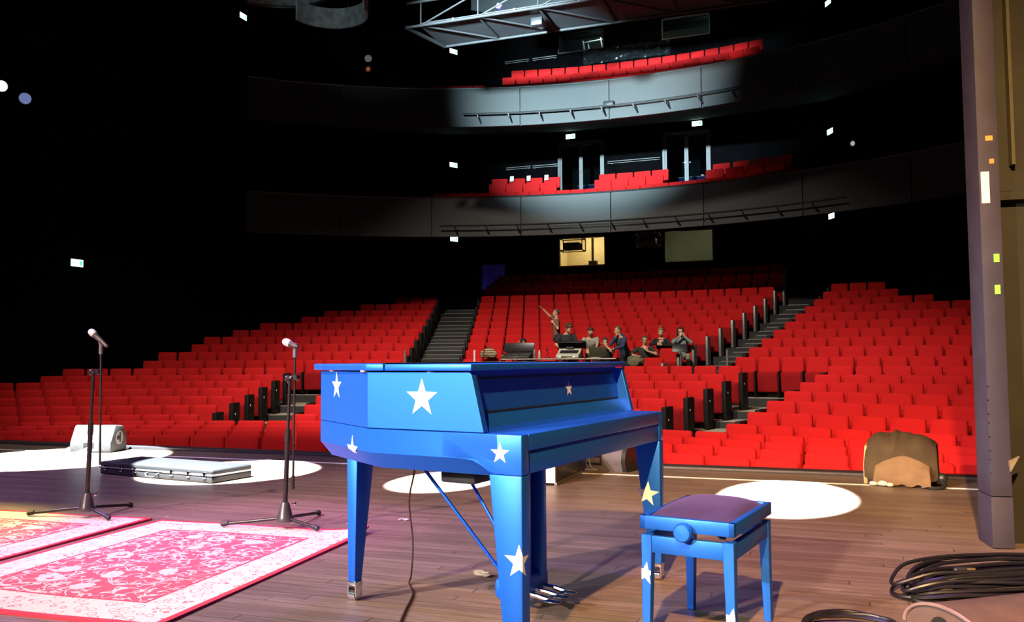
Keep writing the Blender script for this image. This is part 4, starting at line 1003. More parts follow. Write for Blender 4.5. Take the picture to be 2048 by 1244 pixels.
c2 = on_z(1722, 1262, 0); coil((c2.x, c2.y, 0), .20, .17, .2, 5, .02, .008, 8, 'small loop of black cable at the bottom edge near the bench')
p = on_z(2010, 1300, 0); fm = thing('floor_monitor', 'brown lit rounded monitor speaker cut off at the bottom right corner', 'monitor speaker', (p.x+.02, p.y-.02, 0), .62)
prof = [(-.20, 0), (.20, 0)] + [(.20*math.cos(PI*k/14), .09 + .10*math.sin(PI*k/14)) for k in range(15)]
mb = MB(); mb.prism(prof, -.30, .30, XYZ); mb.build('cabinet', mat('monitor_brown', (.12, .075, .07), .5), fm, ang=30)
mb = MB(); mb.tube([(-.305, .20*math.cos(PI*k/20), .09 + .10*math.sin(PI*k/20)) for k in range(21)], .007, 6); mb.build('edge_trim', mat('trim_pink', (.22, .15, .15), .5), fm)
mb = MB(); mb.cyl((-.304, 0.02, .10), (-.29, .02, .10), .05, seg=20); mb.build('port', BLACK, fm)
# scraps on the boards
def scrap(px, py, w_, h_, lab, m, seed, nm='paper_scrap'):
    rnd = random.Random(seed); p = on_z(px, py, .0); bm = bmesh.new(); G_ = [[bm.verts.new(((i/6-.5)*w_ + rnd.uniform(-.006, .006), (j/4-.5)*h_ + rnd.uniform(-.006, .006), .004 + rnd.uniform(0, .012))) for j in range(5)] for i in range(7)]
    for i in range(6):
        for j in range(4): bm.faces.new((G_[i][j], G_[i+1][j], G_[i+1][j+1], G_[i][j+1]))
    bmesh.ops.solidify(bm, geom=bm.faces[:], thickness=.002)
    me = bpy.data.meshes.new(nm); bm.to_mesh(me); bm.free(); me.materials.append(m); tag(link(nm, me, None, p, (0, 0, rnd.uniform(0, 3))), lab, 'scrap')
scrap(808, 1041, .07, .05, 'crumpled white tape scrap on the floor right of the hanging cable', WHITE, 2)
scrap(965, 1150, .14, .06, 'frayed pale rope scrap on the floor beside the front piano leg', mat('rope_pale', (.55, .5, .33), .9), 5)

# ------------------------------------------------------------------ people
def remeshed(mb, vox, name, mats, parent, smooth_it=3):
    me = bpy.data.meshes.new(name); bmesh.ops.recalc_face_normals(mb.bm, faces=mb.bm.faces[:]); mb.bm.to_mesh(me); mb.bm.free()
    o = bpy.data.objects.new(name, me); COL.objects.link(o)
    m = o.modifiers.new('r', 'REMESH'); m.mode = 'VOXEL'; m.voxel_size = vox
    sm = o.modifiers.new('s', 'SMOOTH'); sm.iterations = smooth_it; sm.factor = .5
    dg = bpy.context.evaluated_depsgraph_get(); new = bpy.data.meshes.new_from_object(o.evaluated_get(dg))
    bpy.data.objects.remove(o); bpy.data.meshes.remove(me)
    new.name = name; new.materials.clear()
    for mm in mats: new.materials.append(mm)
    for p in new.polygons: p.use_smooth = True
    return link(name, new, parent)
def ell_ring(c, X, Y, rx, ry, n=16): return [c + X*(rx*math.cos(2*PI*k/n)) + Y*(ry*math.sin(2*PI*k/n)) for k in range(n)]
def ik(a, w, l1, l2, hint):
    a, w = Vector(a), Vector(w); d = w-a; L = d.length
    if L > (l1+l2)*.995: w = a + d*((l1+l2)*.995/L); d = w-a; L = d.length
    if L < abs(l1-l2)+.02: L = abs(l1-l2)+.02
    x = (l1*l1 - l2*l2 + L*L)/(2*L); h = math.sqrt(max(0, l1*l1-x*x)); dn = d.normalized(); hv = Vector(hint); hv = (hv - dn*hv.dot(dn)).normalized()
    return a + dn*x + hv*h, w
def person(label, loc, yaw, pose='sit', lean=.15, side=0.0, head=(0, 0, 0), armL=None, armR=None, top=(.02, .02, .02), sleeves='short', legs=(.02, .02, .025), hair=(.06, .03, .015), hairstyle='short', skin=None, beard=False, glasses=False, cap=False, headband=False, slim=1.0, size=1.0, hood=False):
    """local frame: x = the person's right, y = forward, z = up; yaw turns forward away from world +y"""
    skin = skin or SKIN; R = thing('person', label, 'person', loc, yaw)
    R.scale = (size, size, size)
    hipz = .93 if pose == 'stand' else .545
    hip = Vector((0, 0 if pose == 'stand' else -.05, hipz))
    up = Vector((math.sin(side), math.sin(lean), math.cos(lean)*math.cos(side))).normalized(); rt = Vector((1, 0, 0)); rt = (rt - up*rt.dot(up)).normalized(); fw = up.cross(rt)
    at = lambda u, f=0, r=0: hip + up*u + fw*f + rt*r
    chest, neck = at(.36), at(.53, -.01)
    hy, hp, hr = head                                   # yaw left(+), pitch down(+), roll
    HM = Matrix.Rotation(hy, 3, 'Z') @ Matrix.Rotation(-hp, 3, 'X') @ Matrix.Rotation(hr, 3, 'Y')
    hc = neck + HM @ Vector((0, .025, .155)); hd = lambda x, y, z: hc + HM @ Vector((x, y, z))
    def torso(mb, g, z0=-.08, z1=.50):
        prof = [(-.10, .15, .10, 0), (-.02, .165, .115, 0), (.08, .145, .105, .0), (.16, .138, .10, .005), (.26, .155, .112, .01), (.36, .172, .118, .008), (.44, .165, .10, -.002), (.49, .115, .078, -.008), (.525, .062, .06, -.01)]
        rings = [ell_ring(at(u, f), rt, fw, (a+g)*slim, b+g) for u, a, b, f in prof if z0-.03 <= u <= z1+.03]
        mb.loft(rings)
    shd = [at(.455, -.005, sx*.185*slim) for sx in (-1, 1)]
    arms = []
    for k, (sx, tgt) in enumerate(((-1, armL), (1, armR))):
        if tgt is None: tgt = dict(w=(sx*.24, .12, hipz+.05), hint=(sx*.4, -1, -.2), pose='relax')
        e, w = ik(shd[k], Vector(tgt['w']), .285, .255, tgt.get('hint', (sx, -.6, -.6))); arms.append((sx, shd[k], e, w, tgt))
    hips = [hip + Vector((sx*.09, 0, -.02)) for sx in (-1, 1)]
    lg = []
    for sx, h in zip((-1, 1), hips):
        if pose == 'stand': kn = h + Vector((sx*.02, .03, -.43)); an = kn + Vector((sx*.01, -.03, -.41))
        else: kn = h + Vector((sx*.06, .43, .02)); an = kn + Vector((0, -.02, -.44))
        an.z = max(.08, an.z); lg.append((h, kn, an))
    mb = MB(); torso(mb, 0)
    mb.cap(neck - up*.04, neck + HM @ Vector((0, .015, .09)), .058, .054)
    for sx, sh, e, w, tgt in arms:
        mb.cap(sh, e, .050*slim, .038); mb.cap(e, w, .040, .025)
        ax = (w-e).normalized(); hdir = Vector(tgt['hd']).normalized() if 'hd' in tgt else ax
        pn = Vector(tgt.get('pn', (-sx, 0, 0))); pn = (pn - hdir*pn.dot(hdir)).normalized(); wd = hdir.cross(pn)*sx   # palm normal and width axis
        Rm = Matrix((wd, pn, hdir)).transposed(); pc = w + hdir*.05
        mb.ell(pc, (.040, .016, .052), Rm, 12, 8); mb.ell(w + hdir*.075, (.039, .013, .022), Rm, 12, 8)
        curl = tgt.get('curl', .5)
        for j, (off, ln) in enumerate(((.030, .070), (.010, .078), (-.010, .073), (-.029, .058))):
            p0 = w + hdir*.088 + wd*off; d0 = (hdir*math.cos(curl*.5) + pn*math.sin(curl*.5) + wd*off*2.5).normalized(); d1 = (hdir*math.cos(curl*1.4) + pn*math.sin(curl*1.4) + wd*off*2).normalized(); d2 = (hdir*math.cos(curl*2.1) + pn*math.sin(curl*2.1)).normalized()
            p1 = p0 + d0*ln*.45; p2 = p1 + d1*ln*.32; p3 = p2 + d2*ln*.25
            mb.cap(p0, p1, .0092, .0086, 8); mb.cap(p1, p2, .0086, .0080, 8); mb.cap(p2, p3, .0080, .0070, 8)
        t0 = w + hdir*.03 + wd*.034; t1 = t0 + (hdir*.75 + wd*.75 + pn*.3).normalized()*.040; t2 = t1 + (hdir*.95 + wd*.1 + pn*(.3+.4*curl)).normalized()*.032
        mb.cap(t0, t1, .0125, .0105, 8); mb.cap(t1, t2, .0105, .0085, 8)
    for (h, kn, an), sx in zip(lg, (-1, 1)):
        mb.cap(h, kn, .082, .055); mb.cap(kn, an, .056, .036); mb.cap(an, an + Vector((sx*.01, .13, -.045)), .036, .028)
    # head: skull, face, jaw, nose, brow, ears
    mb.ell(hd(0, -.012, .035), (.074, .094, .088), HM, 20, 14); mb.ell(hd(0, .022, -.035), (.060, .070, .078), HM, 20, 14); mb.ell(hd(0, .045, -.085), (.036, .036, .028), HM, 14, 10)
    mb.cap(hd(0, .080, .008), hd(0, .104, -.028), .010, .014, 10); mb.ell(hd(0, .094, -.036), (.019, .012, .010), HM, 10, 8); mb.cap(hd(-.035, .072, .022), hd(.035, .072, .022), .013, .013, 10)
    for sx in (-1, 1): mb.ell(hd(sx*.078, -.012, -.012), (.010, .022, .034), HM, 10, 8); mb.ell(hd(sx*.042, .058, -.03), (.024, .022, .022), HM, 10, 8)
    mb.ell(hd(0, .088, -.062), (.024, .010, .008), HM, 10, 8); mb.ell(hd(0, .086, -.073), (.020, .010, .008), HM, 10, 8)
    remeshed(mb, .0062, 'body', [skin], R, 2)
    EYE = mat('eye_white', (.75, .72, .68), .3, var=.02); IRIS = mat('iris_dark', (.03, .02, .015), .3, var=.02); LIP = mat('lip', (.45, .16, .13), .5, var=.05)
    mb = MB()
    for sx in (-1, 1):
        mb.mi = 0; mb.ell(hd(sx*.030, .074, .002), (.013, .009, .008), HM, 10, 8); mb.mi = 1; mb.ell(hd(sx*.030, .0815, .002), (.006, .003, .006), HM, 10, 8)
    mb.build('eyes', [EYE, IRIS], R)
    mb = MB(); mb.ell(hd(0, .095, -.0675), (.020, .005, .005), HM, 10, 6); mb.build('mouth', LIP, R)
    HM_ = mat('hair_%d_%d' % (int(hair[0]*1000), int(hair[2]*1000)), hair, .7, var=.35, scale=60, bump=.5)
    # clothing
    TM = mat('top_%d_%d_%d' % tuple(int(c*1000) for c in top), top, .9, var=.22, scale=9, bump=.35)
    mb = MB(); torso(mb, .016, -.08, .48)
    for sx, sh, e, w, tgt in arms:
        if sleeves == 'short': c = sh.lerp(e, .62); mb.cap(sh, c, .066*slim, .060)
        else: mb.cap(sh, e, .064*slim, .052); mb.cap(e, e.lerp(w, .92), .052, .036)
    if hood: mb.ell(at(.50, -.085), (.11, .06, .07), None, 14, 10); mb.cap(at(.50, .03, -.07), at(.44, .08, -.02), .022, .018)
    remeshed(mb, .011, 'hoodie' if hood else ('shirt' if sleeves == 'short' else 'jumper'), [TM], R)
    LM = mat('trousers_%d_%d_%d' % tuple(int(c*1000) for c in legs), legs, .9, var=.22, scale=8, bump=.3)
    mb = MB(); mb.loft([ell_ring(at(u, f), rt, fw, a, b) for u, a, b, f in ((-.13 if pose == 'stand' else -.105, .14, .10, 0), (-.06, .172, .122, 0), (.02, .176, .126, 0), (.05, .165, .12, 0))])
    for h, kn, an in lg: mb.cap(h, kn, .094, .068); mb.cap(kn, an + Vector((0, 0, .02)), .068, .052)
    remeshed(mb, .012, 'trousers', [LM], R)
    for (h, kn, an), sx in zip(lg, (-1, 1)):
        mb = MB(); mb.ell((an.x, an.y+.06, .045), (.046, .135, .045)); mb.box((an.x, an.y+.06, .012), (.085, .26, .022), bev=.01); mb.build('shoe', mat('shoe_black', (.02, .02, .02), .5), R)
    # hair and extras
    def shell(grow, zc, yc, name, m, low=-.02, front=.045):
        bm = bmesh.new(); bmesh.ops.create_uvsphere(bm, u_segments=28, v_segments=20, radius=1)
        for v in bm.verts:
            p = Vector((v.co.x*(.080+grow), v.co.y*(.100+grow) - .014 + yc, v.co.z*(.095+grow) + .036 + zc)); p *= 1 + .03*mnoise.noise(p*60); v.co = p
        dead = [v for v in bm.verts if (v.co.y > front and v.co.z < .075 + max(0, (.06-v.co.y))*.6) or v.co.z < low + max(0, v.co.y)*1.4]
        bmesh.ops.delete(bm, geom=dead, context='VERTS'); bmesh.ops.solidify(bm, geom=bm.faces[:], thickness=.012)
        for v in bm.verts: v.co = hc + HM @ v.co
        me = bpy.data.meshes.new(name); bm.to_mesh(me); bm.free(); me.materials.append(m)
        for p in me.polygons: p.use_smooth = True
        return link(name, me, R)
    if hairstyle == 'short': shell(.004, 0, 0, 'hair', HM_, -.035)
    if hairstyle == 'curly':
        mb = MB(); rnd = random.Random(4)
        for k in range(70):
            a = rnd.uniform(0, 2*PI); b = rnd.uniform(-.15, 1.0); rr = math.sqrt(max(0, 1-b*b)); d = Vector((rr*math.cos(a)*.088, rr*math.sin(a)*.108 - .02, b*.10 + .045))
            if d.y > .03 and d.z < .085: continue
            mb.ell(hc + HM @ d, rnd.uniform(.018, .027), None, 8, 6)
        mb.build('hair', HM_, R)
    if hairstyle == 'bun':
        shell(.006, 0, 0, 'hair', HM_, -.05); mb = MB(); mb.ell(hd(0, -.015, .155), (.036, .036, .032)); mb.ell(hd(0, -.012, .13), (.028, .028, .018)); mb.build('hair_bun', HM_, R)
    if hairstyle == 'long':
        shell(.008, 0, -.004, 'hair', HM_, -.10)
        for sx in (-1, 1):
            mb = MB(); mb.tube(smooth_path([hd(sx*.080, .01, .06), hd(sx*.088, .0, -.02), hd(sx*.082, .0, -.11), hd(sx*.078, -.005, -.18)]), [.022]*8+[.026]*8+[.02]*9, 8); mb.build('hair_lock', HM_, R)
    if hairstyle == 'shaved': shell(.0015, 0, 0, 'hair', HM_, -.01, .035)
    if beard:
        mb = MB(); mb.ell(hd(0, .045, -.092), (.052, .048, .042), HM, 14, 10); mb.ell(hd(0, .088, -.055), (.026, .010, .007), HM, 10, 6); mb.build('beard', HM_, R)
    if cap:
        shell(.012, .004, 0, 'cap', mat('cap_black', (.02, .018, .016), .8), .03, .2); mb = MB(); mb.ell(hd(0, .125, .052), (.062, .06, .008), HM @ Matrix.Rotation(-.15, 3, 'X'), 16, 8); mb.build('cap_brim', mat('cap_black', (0, 0, 0)), R)
    if headband:
        mb = MB(); mb.tube([hd(.084*math.cos(t), .104*math.sin(t)-.012, .06) for t in [2*PI*k/24 for k in range(25)]], .010, 8); mb.build('headband', mat('band_black', (.02, .02, .02), .8), R)
    if glasses:
        mb = MB()
        for sx in (-1, 1):
            mb.tube([hd(sx*.031 + .022*math.cos(t), .092, .002 + .016*math.sin(t)) for t in [2*PI*k/16 for k in range(17)]], .0026, 6); mb.tube([hd(sx*.053, .090, .006), hd(sx*.078, .03, .006), hd(sx*.080, -.02, -.002)], .0022, 6)
        mb.tube([hd(-.010, .094, .006), hd(.010, .094, .006)], .0024, 6); mb.build('glasses', BLACKP, R)
    return R
def sit_spot(row, px, fwd=.27):
    q = OCC[row, px]; return pol(q['R']-fwd, q['a'], FLZ[row])
def seat_spot(row, px, py, fwd=.28):
    """a place just in front of the backrests of a row, under a pixel column"""
    d = ray(px, py); Rr = rad(row) - fwd; ox, oy = -AX, -AY
    a = d.x*d.x + d.y*d.y; b = 2*(d.x*ox + d.y*oy); c = ox*ox + oy*oy - Rr*Rr; t = (-b + math.sqrt(b*b-4*a*c))/(2*a)
    return Vector((d.x*t, d.y*t, FLZ[row]))
A = lambda w, hint=None, **k: dict(w=w, **({'hint': hint} if hint else {}), **k)
MAUVE, NAVY, KHAKI = (.27, .10, .085), (.035, .055, .115), (.30, .25, .17)
p = sit_spot(12, 1056); person('person in black cap bent low behind the left console, hand at face', p, PI-.5, 'sit', .24, .04, (.3, .45, .1), A((-.22, .50, .98), (-1, 0, -.6), curl=.9), A((.06, .34, 1.12), (1, .2, -.6), hd=(-.2, .1, .9), pn=(-.6, -.6, 0), curl=.9), (.018, .016, .016), 'long', hair=(.03, .018, .012), cap=True)
p = seat_spot(14, 1113, 660, .58); person('standing person in mauve T-shirt with one arm raised high', p, PI/2+.35, 'stand', .02, -.05, (.05, -.1, 0), A((-.20, .10, 1.30), (-.6, -.8, -.4), hd=(.3, .6, .75), pn=(.8, -.2, 0), curl=1.6), A((.08, .46, 1.80), (.7, .2, -.5), hd=(.05, .75, .55), pn=(-.2, .4, -1), curl=.25), MAUVE, 'short', hair=(.10, .07, .045), hairstyle='shaved', skin=SKIN, size=1.0)
p = seat_spot(12, 1133, 660, .58); person('standing person with curly brown hair and black T-shirt looking down', p, PI+.45, 'stand', .10, 0, (.35, .55, 0), A((-.20, .34, 1.06), (-.7, -.7, -.3), curl=.6), A((.24, .30, 1.02), (.7, -.7, -.3), curl=.6), (.028, .027, .03), 'short', hair=(.09, .045, .02), hairstyle='curly')
p = seat_spot(12, 1183, 690, .58); person('bearded person in grey shirt reaching down to papers on the desk', p, PI+.18, 'stand', .62, .02, (.25, .10, 0), A((-.16, .72, 1.02), (-.8, 0, -.4), hd=(.1, .5, -.55), pn=(0, -.5, -1), curl=.4), A((.08, .64, 1.02), (.9, 0, -.4), hd=(-.1, .6, -.5), pn=(0, -.5, -1), curl=.4), (.36, .33, .28), 'short', hair=(.05, .028, .018), beard=True, headband=True, size=.97)
p = sit_spot(12, 1213); person('person with glasses resting chin on hands behind the laptop', p, PI+.02, 'sit', .38, -.06, (.1, .15, 0), A((-.10, .36, 1.07), (-.9, .1, -.8), hd=(.35, .1, .9), pn=(.5, -.7, .1), curl=1.3), A((.10, .37, 1.06), (.9, .1, -.8), hd=(-.35, .1, .9), pn=(-.5, -.7, .1), curl=1.3), (.025, .023, .022), 'short', hair=(.05, .03, .02), glasses=True)
p = seat_spot(12, 1250, 690, .58); person('person in navy hoodie leaning sideways over the desk end', p, PI-.62, 'stand', .55, -.12, (-.25, .15, 0), A((-.20, .60, 1.02), (-.8, 0, -.5), hd=(.6, .5, -.2), pn=(0, -.2, -1), curl=.6), A((-.06, .40, 1.34), (1, -.1, -.8), hd=(-.4, .1, .8), pn=(-.5, -.6, 0), curl=1.4), NAVY, 'long', hair=(.12, .085, .05), hairstyle='shaved', hood=True, size=.97)
p = sit_spot(12, 1282); person('person in dark T-shirt seated right of the desk, hand at throat', p, PI+.25, 'sit', .05, .05, (.15, .05, 0), A((-.03, .22, .93), (-1, .1, -.5), hd=(.5, .1, .7), pn=(.2, -.9, 0), curl=.8), A((.26, .25, .80), (1, -.4, -.2), hd=(-.5, .5, -.3), pn=(-.3, 0, -1), curl=.8), (.032, .028, .024), 'short', legs=(.20, .17, .11), hair=(.09, .055, .03), glasses=True)
p = sit_spot(13, 1324); person('seated person with hair bun and black top, hands held together', p, PI+.05, 'sit', .10, 0, (.0, .25, 0), A((-.05, .30, .86), (-1, 0, -.3), hd=(.8, .3, .2), pn=(.2, -.9, .2), curl=.9), A((.03, .28, .93), (1, 0, -.3), hd=(-.8, .2, .4), pn=(-.2, -.9, .2), curl=.9), (.022, .018, .018), 'long', legs=(.14, .13, .10), hair=(.30, .17, .07), hairstyle='bun', skin=SKINP, slim=.88)
p = sit_spot(13, 1371); person('seated person with long dark hair and grey blue jumper, hands at mouth', p, PI+.22, 'sit', .16, .04, (.05, .1, 0), A((-.07, .26, 1.08), (-1, .1, -.9), hd=(.3, .05, .9), pn=(.6, -.6, 0), curl=1.2), A((.05, .27, 1.09), (1, .1, -.9), hd=(-.4, .05, .85), pn=(-.6, -.6, 0), curl=1.2), (.24, .31, .32), 'long', legs=(.30, .27, .19), hair=(.03, .02, .015), hairstyle='long', glasses=True, skin=SKINP, slim=.9)

# ------------------------------------------------------------------ mixing desk position
DY = 21.15
dl, dr = at_y(1000, 717, DY), at_y(1233, 716, DY); dz = dl.z; df = FLZ[11]
dx0, dx1 = dl.x, dr.x
desk = thing('mixing_desk', 'long black trestle table with pale front edge carrying the sound and light desks', 'table', ((dx0+dx1)/2, DY+.42, df)); hw = (dx1-dx0)/2; dh = dz-df
mb = MB(); mb.box((0, 0, dh-.02), (2*hw, .84, .036), bev=.004); mb.build('tabletop', BLACK, desk)
mb = MB(); mb.box((-hw*.26, -.422, dh-.02), (hw*1.46, .006, .022)); mb.box((hw*.735, -.422, dh-.02), (hw*.5, .006, .022)); mb.build('front_edge', mat('edge_pale', (.62, .58, .46), .5), desk)
for x in (-hw+.1, -.02, hw-.1):
    for y in (-.34, .34): mb = MB(); mb.cyl((x, y, 0), (x, y, dh-.038), .022, seg=10); mb.build('leg', BLACKP, desk)
def ondesk(px, y=DY+.35): return at_y(px, 715, y).x
TOPZ = dz - .002
x = ondesk(1034); con = thing('lighting_console', 'left mixing console with wide black screen hood', 'console', (x, DY+.40, TOPZ))
mb = MB(); mb.prism([(-.24, 0), (.26, 0), (.26, .18), (.10, .16), (-.24, .06)], -.40, .40, XYZ, bev=.006); base = mb.build('body', mat('console_black', (.03, .03, .032), .45), con)
mb = MB(); mb.box((0, .16, .305), (.88, .05, .25), Matrix.Rotation(-.16, 3, 'X'), bev=.01); mb.build('screen_hood', BLACKP, con)
mb = MB()
for k in range(16): mb.box((-.36+.048*k, -.12+.03*(k % 3), .105), (.018, .03, .012))
mb.build('faders', mat('fader_grey', (.35, .33, .28), .5), base)
mb = MB(); mb.ell((-.37, -.22, .09), .012); mb.build('indicator_lamp', mat('led_red', (.9, .02, .02), .4, emit=(1, .05, .03), estr=6), base)
x = ondesk(1138); con2 = thing('sound_console', 'pale grey mixing console under a black hinged hood', 'console', (x, DY+.40, TOPZ)); CG = mat('console_grey', (.50, .48, .40), .5)
mb = MB(); mb.prism([(-.26, 0), (.26, 0), (.26, .27), (.16, .30), (-.02, .16), (-.26, .07)], -.31, .31, XYZ, bev=.008); body = mb.build('body', CG, con2)
mb = MB(); mb.box((0, -.05, .155), (.50, .20, .012), Matrix.Rotation(.55, 3, 'X')); mb.box((0, -.255, .03), (.30, .01, .035)); mb.build('fader_bank', BLACKP, body)
for sx in (-1, 1): mb = MB(); mb.box((sx*.20, -.265, .035), (.09, .02, .05), bev=.006); mb.box((sx*.24, -.22, .075), (.10, .03, .02), bev=.006); mb.build('corner_latch', WHITE, body)
mb = MB(); mb.prism([(.30, .28), (.34, .45), (.10, .47), (-.08, .42), (-.08, .405), (.10, .44), (.30, .42), (.27, .28)], -.39, .39, XYZ, bev=.006); mb.build('hood', BLACKP, con2)
mb = MB(); mb.box((0, .06, .32), (.20, .02, .13), Matrix.Rotation(-.2, 3, 'X')); mb.build('display', BLACK, con2)
x = ondesk(1195, DY+.2); lap = thing('laptop', 'open laptop on the desk, olive dark lid facing the stage', 'laptop', (x, DY+.25, TOPZ), .05)
mb = MB(); mb.box((0, .14, .012), (.42, .29, .02), bev=.005); mb.build('keyboard_base', BLACKP, lap); mb = MB(); mb.box((0, -.02, .15), (.46, .016, .28), Matrix.Rotation(.16, 3, 'X'), bev=.006); mb.build('screen_lid', mat('laptop_lid', (.045, .042, .02), .5), lap)
def bottle(px, lab, m, h):
    b = thing('bottle', lab, 'bottle', (ondesk(px, DY+.12), DY+.12, TOPZ)); mb = MB(); mb.lathe([(.0001, .0), (.034, .002), (.036, .02), (.036, h*.62), (.028, h*.76), (.014, h*.86), (.014, h*.93), (.0001, h*.93)]); mb.build('bottle_body', m, b); mb = MB(); mb.cyl((0, 0, h*.92), (0, 0, h), .017, seg=14); mb.build('bottle_cap', WHITE, b)
bottle(1069, 'dark bottle beside the left console', mat('bottle_grey', (.16, .18, .20), .25), .24); bottle(1079, 'clear pale water bottle right of the dark bottle', mat('bottle_clear', (.50, .48, .40), .2), .22)
t = thing('desk_microphone', 'small dark gooseneck microphone standing on the desk between the consoles', 'microphone', (ondesk(1095, DY+.15), DY+.15, TOPZ)); mb = MB(); mb.cyl((0, 0, 0), (0, 0, .03), .06, .05); mb.build('base', BLACKP, t); mb = MB(); mb.tube(smooth_path([(0, 0, .03), (.01, 0, .12), (-.005, -.02, .20)]), .008, 8); mb.build('neck', BLACKP, t); mb = MB(); mb.ell((-.005, -.025, .225), (.024, .024, .032)); mb.build('windshield', BLACK, t)
for (pa, pb, lab) in ((1128, 1150, 'white papers in front of the sound console'), (1176, 1200, 'sheets of white paper left of the laptop')):
    xa, xb = ondesk(pa, DY+.06), ondesk(pb, DY+.06); mb = MB()
    for k in range(3): mb.box(((xa+xb)/2+.02*k, DY+.05+.005*k, TOPZ+.006+.007*k), (xb-xa, .09, .004), Matrix.Rotation(.12*(k-1), 3, 'Z'))
    tag(mb.build('paper', mat('paper_white', (.8, .78, .68), .8)), lab, 'paper')
mb = MB(); rnd = random.Random(11); x0 = ondesk(1004, DY+.06); x1 = ondesk(1036, DY+.06)
mb.tube(smooth_path([(x0 + (x1-x0)*k/9, DY+.05+.03*rnd.uniform(-1, 1), TOPZ+.012+rnd.uniform(0, .05)) for k in range(10)]), .009, 6); tag(mb.build('cable', mat('cable_mixed', (.22, .17, .10), .6)), 'tangled cables along the desk edge before the left console', 'cable')
# striped bag on the seat left of the desk
p = seat_spot(12, 984, 705, .10); bag = thing('backpack', 'beige and dark striped backpack on a red seat left of the desk', 'bag', (p.x, p.y-.22, FLZ[11]+1.02), .1)
Mb, nt, N, L, bb = nodes_of('bag_stripes', .9); g = G(nt); v = g.obj(); st = g.math('SINE', g.math('ADD', g.math('MULTIPLY', g.sep(v)[2], 95.0), g.math('MULTIPLY', g.noise(v, 9, 2), 5.0)))
L.new(g.mix(g.step(st, -.15, .15), (.10, .075, .04), (.46, .37, .22)), bb.inputs['Base Color'])
mb = MB(); mb.ell((0, 0, .15), (.20, .13, .15), None, 20, 14); mb.ell((-.17, -.02, .12), (.10, .11, .12)); mb.ell((.12, -.08, .11), (.14, .10, .11)); remeshed(mb, .012, 'bag_body', [Mb], bag, 4)
mb = MB(); mb.tube(smooth_path([(-.06, .02, .28), (-.04, 0, .335), (.04, 0, .335), (.06, .02, .28)]), .012, 8); mb.build('carry_loop', mat('bag_strap', (.10, .075, .04), .8), bag)
mb = MB(); mb.tube(smooth_path([(-.12, -.12, .24), (-.14, -.15, .12), (-.12, -.12, .01)]), .016, 8); mb.build('strap', mat('bag_strap', (.1, .1, .1)), bag)
# khaki jacket over the seat in front of the seated person and music stand with screen
p = seat_spot(11, 1268, 712, .05); jk = thing('jacket', 'olive jacket hung over the red seat right of the desk', 'jacket', (p.x, p.y, ZT[11]-.02), .0)
mb = MB(); mb.ell((-.08, .05, -.02), (.12, .07, .10)); mb.ell((.05, .06, .0), (.14, .08, .08)); mb.ell((.16, .05, -.04), (.10, .06, .07)); mb.ell((-.02, .0, -.10), (.16, .05, .12)); remeshed(mb, .012, 'jacket_body', [mat('jacket_olive', (.16, .14, .075), .9, var=.4, scale=12, bump=.5)], jk, 3)
mb = MB(); mb.ell((.14, .0, .06), (.05, .03, .016)); mb.build('collar', mat('collar_pale', (.6, .5, .38), .8), jk)
p = seat_spot(12, 1361, 700, .30); ms = thing('music_stand', 'black music stand with tilted desk before the grey blue jumper', 'music stand', (p.x, p.y, FLZ[12]), .15); hz = at_y(1361, 694, p.y).z - FLZ[12]
mb = MB(); mb.cyl((0, 0, .02), (0, 0, hz-.1), .016, seg=10); mb.build('pole', STEEL, ms); mb = MB()
for k in range(3): mb.cyl((0, 0, .10), (.16*math.cos(2*PI*k/3+.5), .16*math.sin(2*PI*k/3+.5), .012), .011, seg=8)
mb.build('tripod_base', BLACKP, ms); mb = MB(); mb.box((-.02, 0, hz-.03), (.40, .02, .24), Matrix.Rotation(-.5, 3, 'X'), bev=.006); mb.box((-.02, -.05, hz-.13), (.40, .07, .012)); mb.build('desk', BLACKP, ms)

# ------------------------------------------------------------------ bridge, reflectors, lamps and wall fittings
PIPE = mat('bridge_pipe', (.016, .016, .018), .7)
br = thing('lighting_bridge', 'dark lighting bridge hanging slanted across the top of the hall', 'lighting bridge', (-2.0, 19.25, 9.5))
X0, X1, Y0, Y1 = -6.9, 7.0, -.75, .75
mb = MB()
for y in (Y0, Y1):
    for z in (0, .62): mb.cyl((X0 if y > 0 else X0-.4, y, z), (X1, y, z), .035, seg=10)
mb.cyl((X0-.4, Y0, 0), (X0, Y1, 0), .05, seg=10); mb.build('chord', PIPE, br)
n = 9
for k in range(n):
    a, b = X0 + (X1-X0)*k/n, X0 + (X1-X0)*(k+1)/n; mb = MB(); mb.bar((a, Y0, .02), (a, Y1, .02), .06, .05); mb.bar((a, Y0, 0), (b, Y1, 0), .035, .035); mb.bar((a, Y0, 0), (b, Y0, .62), .03, .03); mb.cyl((a, Y0, 0), (a, Y0, .62), .02, seg=8); mb.build('brace', PIPE, br)
mb = MB(); mb.box(((X0+X1)/2, 0, .055), (X1-X0, Y1-Y0, .02)); mb.build('walkway', mat('walkway_grey', (.025, .026, .03), .6), br)
for k in range(8):
    x = X0 + .9 + 1.6*k; mb = MB(); mb.ell((x, Y0-.05, .03), .022); mb.build('marker_lamp', mat('marker_white', (.9, .9, .9), .4, emit=(.9, .95, 1), estr=2.5), br)
for x, em in ((-4.0, None), (1.2, None)):
    mb = MB(); mb.box((x, -.2, -.12), (.30, .22, .20), bev=.03); mb.build('fixture', BLACKP, br)
mb = MB(); mb.box((-4.9, -.5, .30), (.12, .05, .12), Matrix.Rotation(.5, 3, 'Y')); mb.build('blue_lamp', mat('lamp_blue', (.1, .1, .8), .4, emit=(.12, .08, 1), estr=3), br)
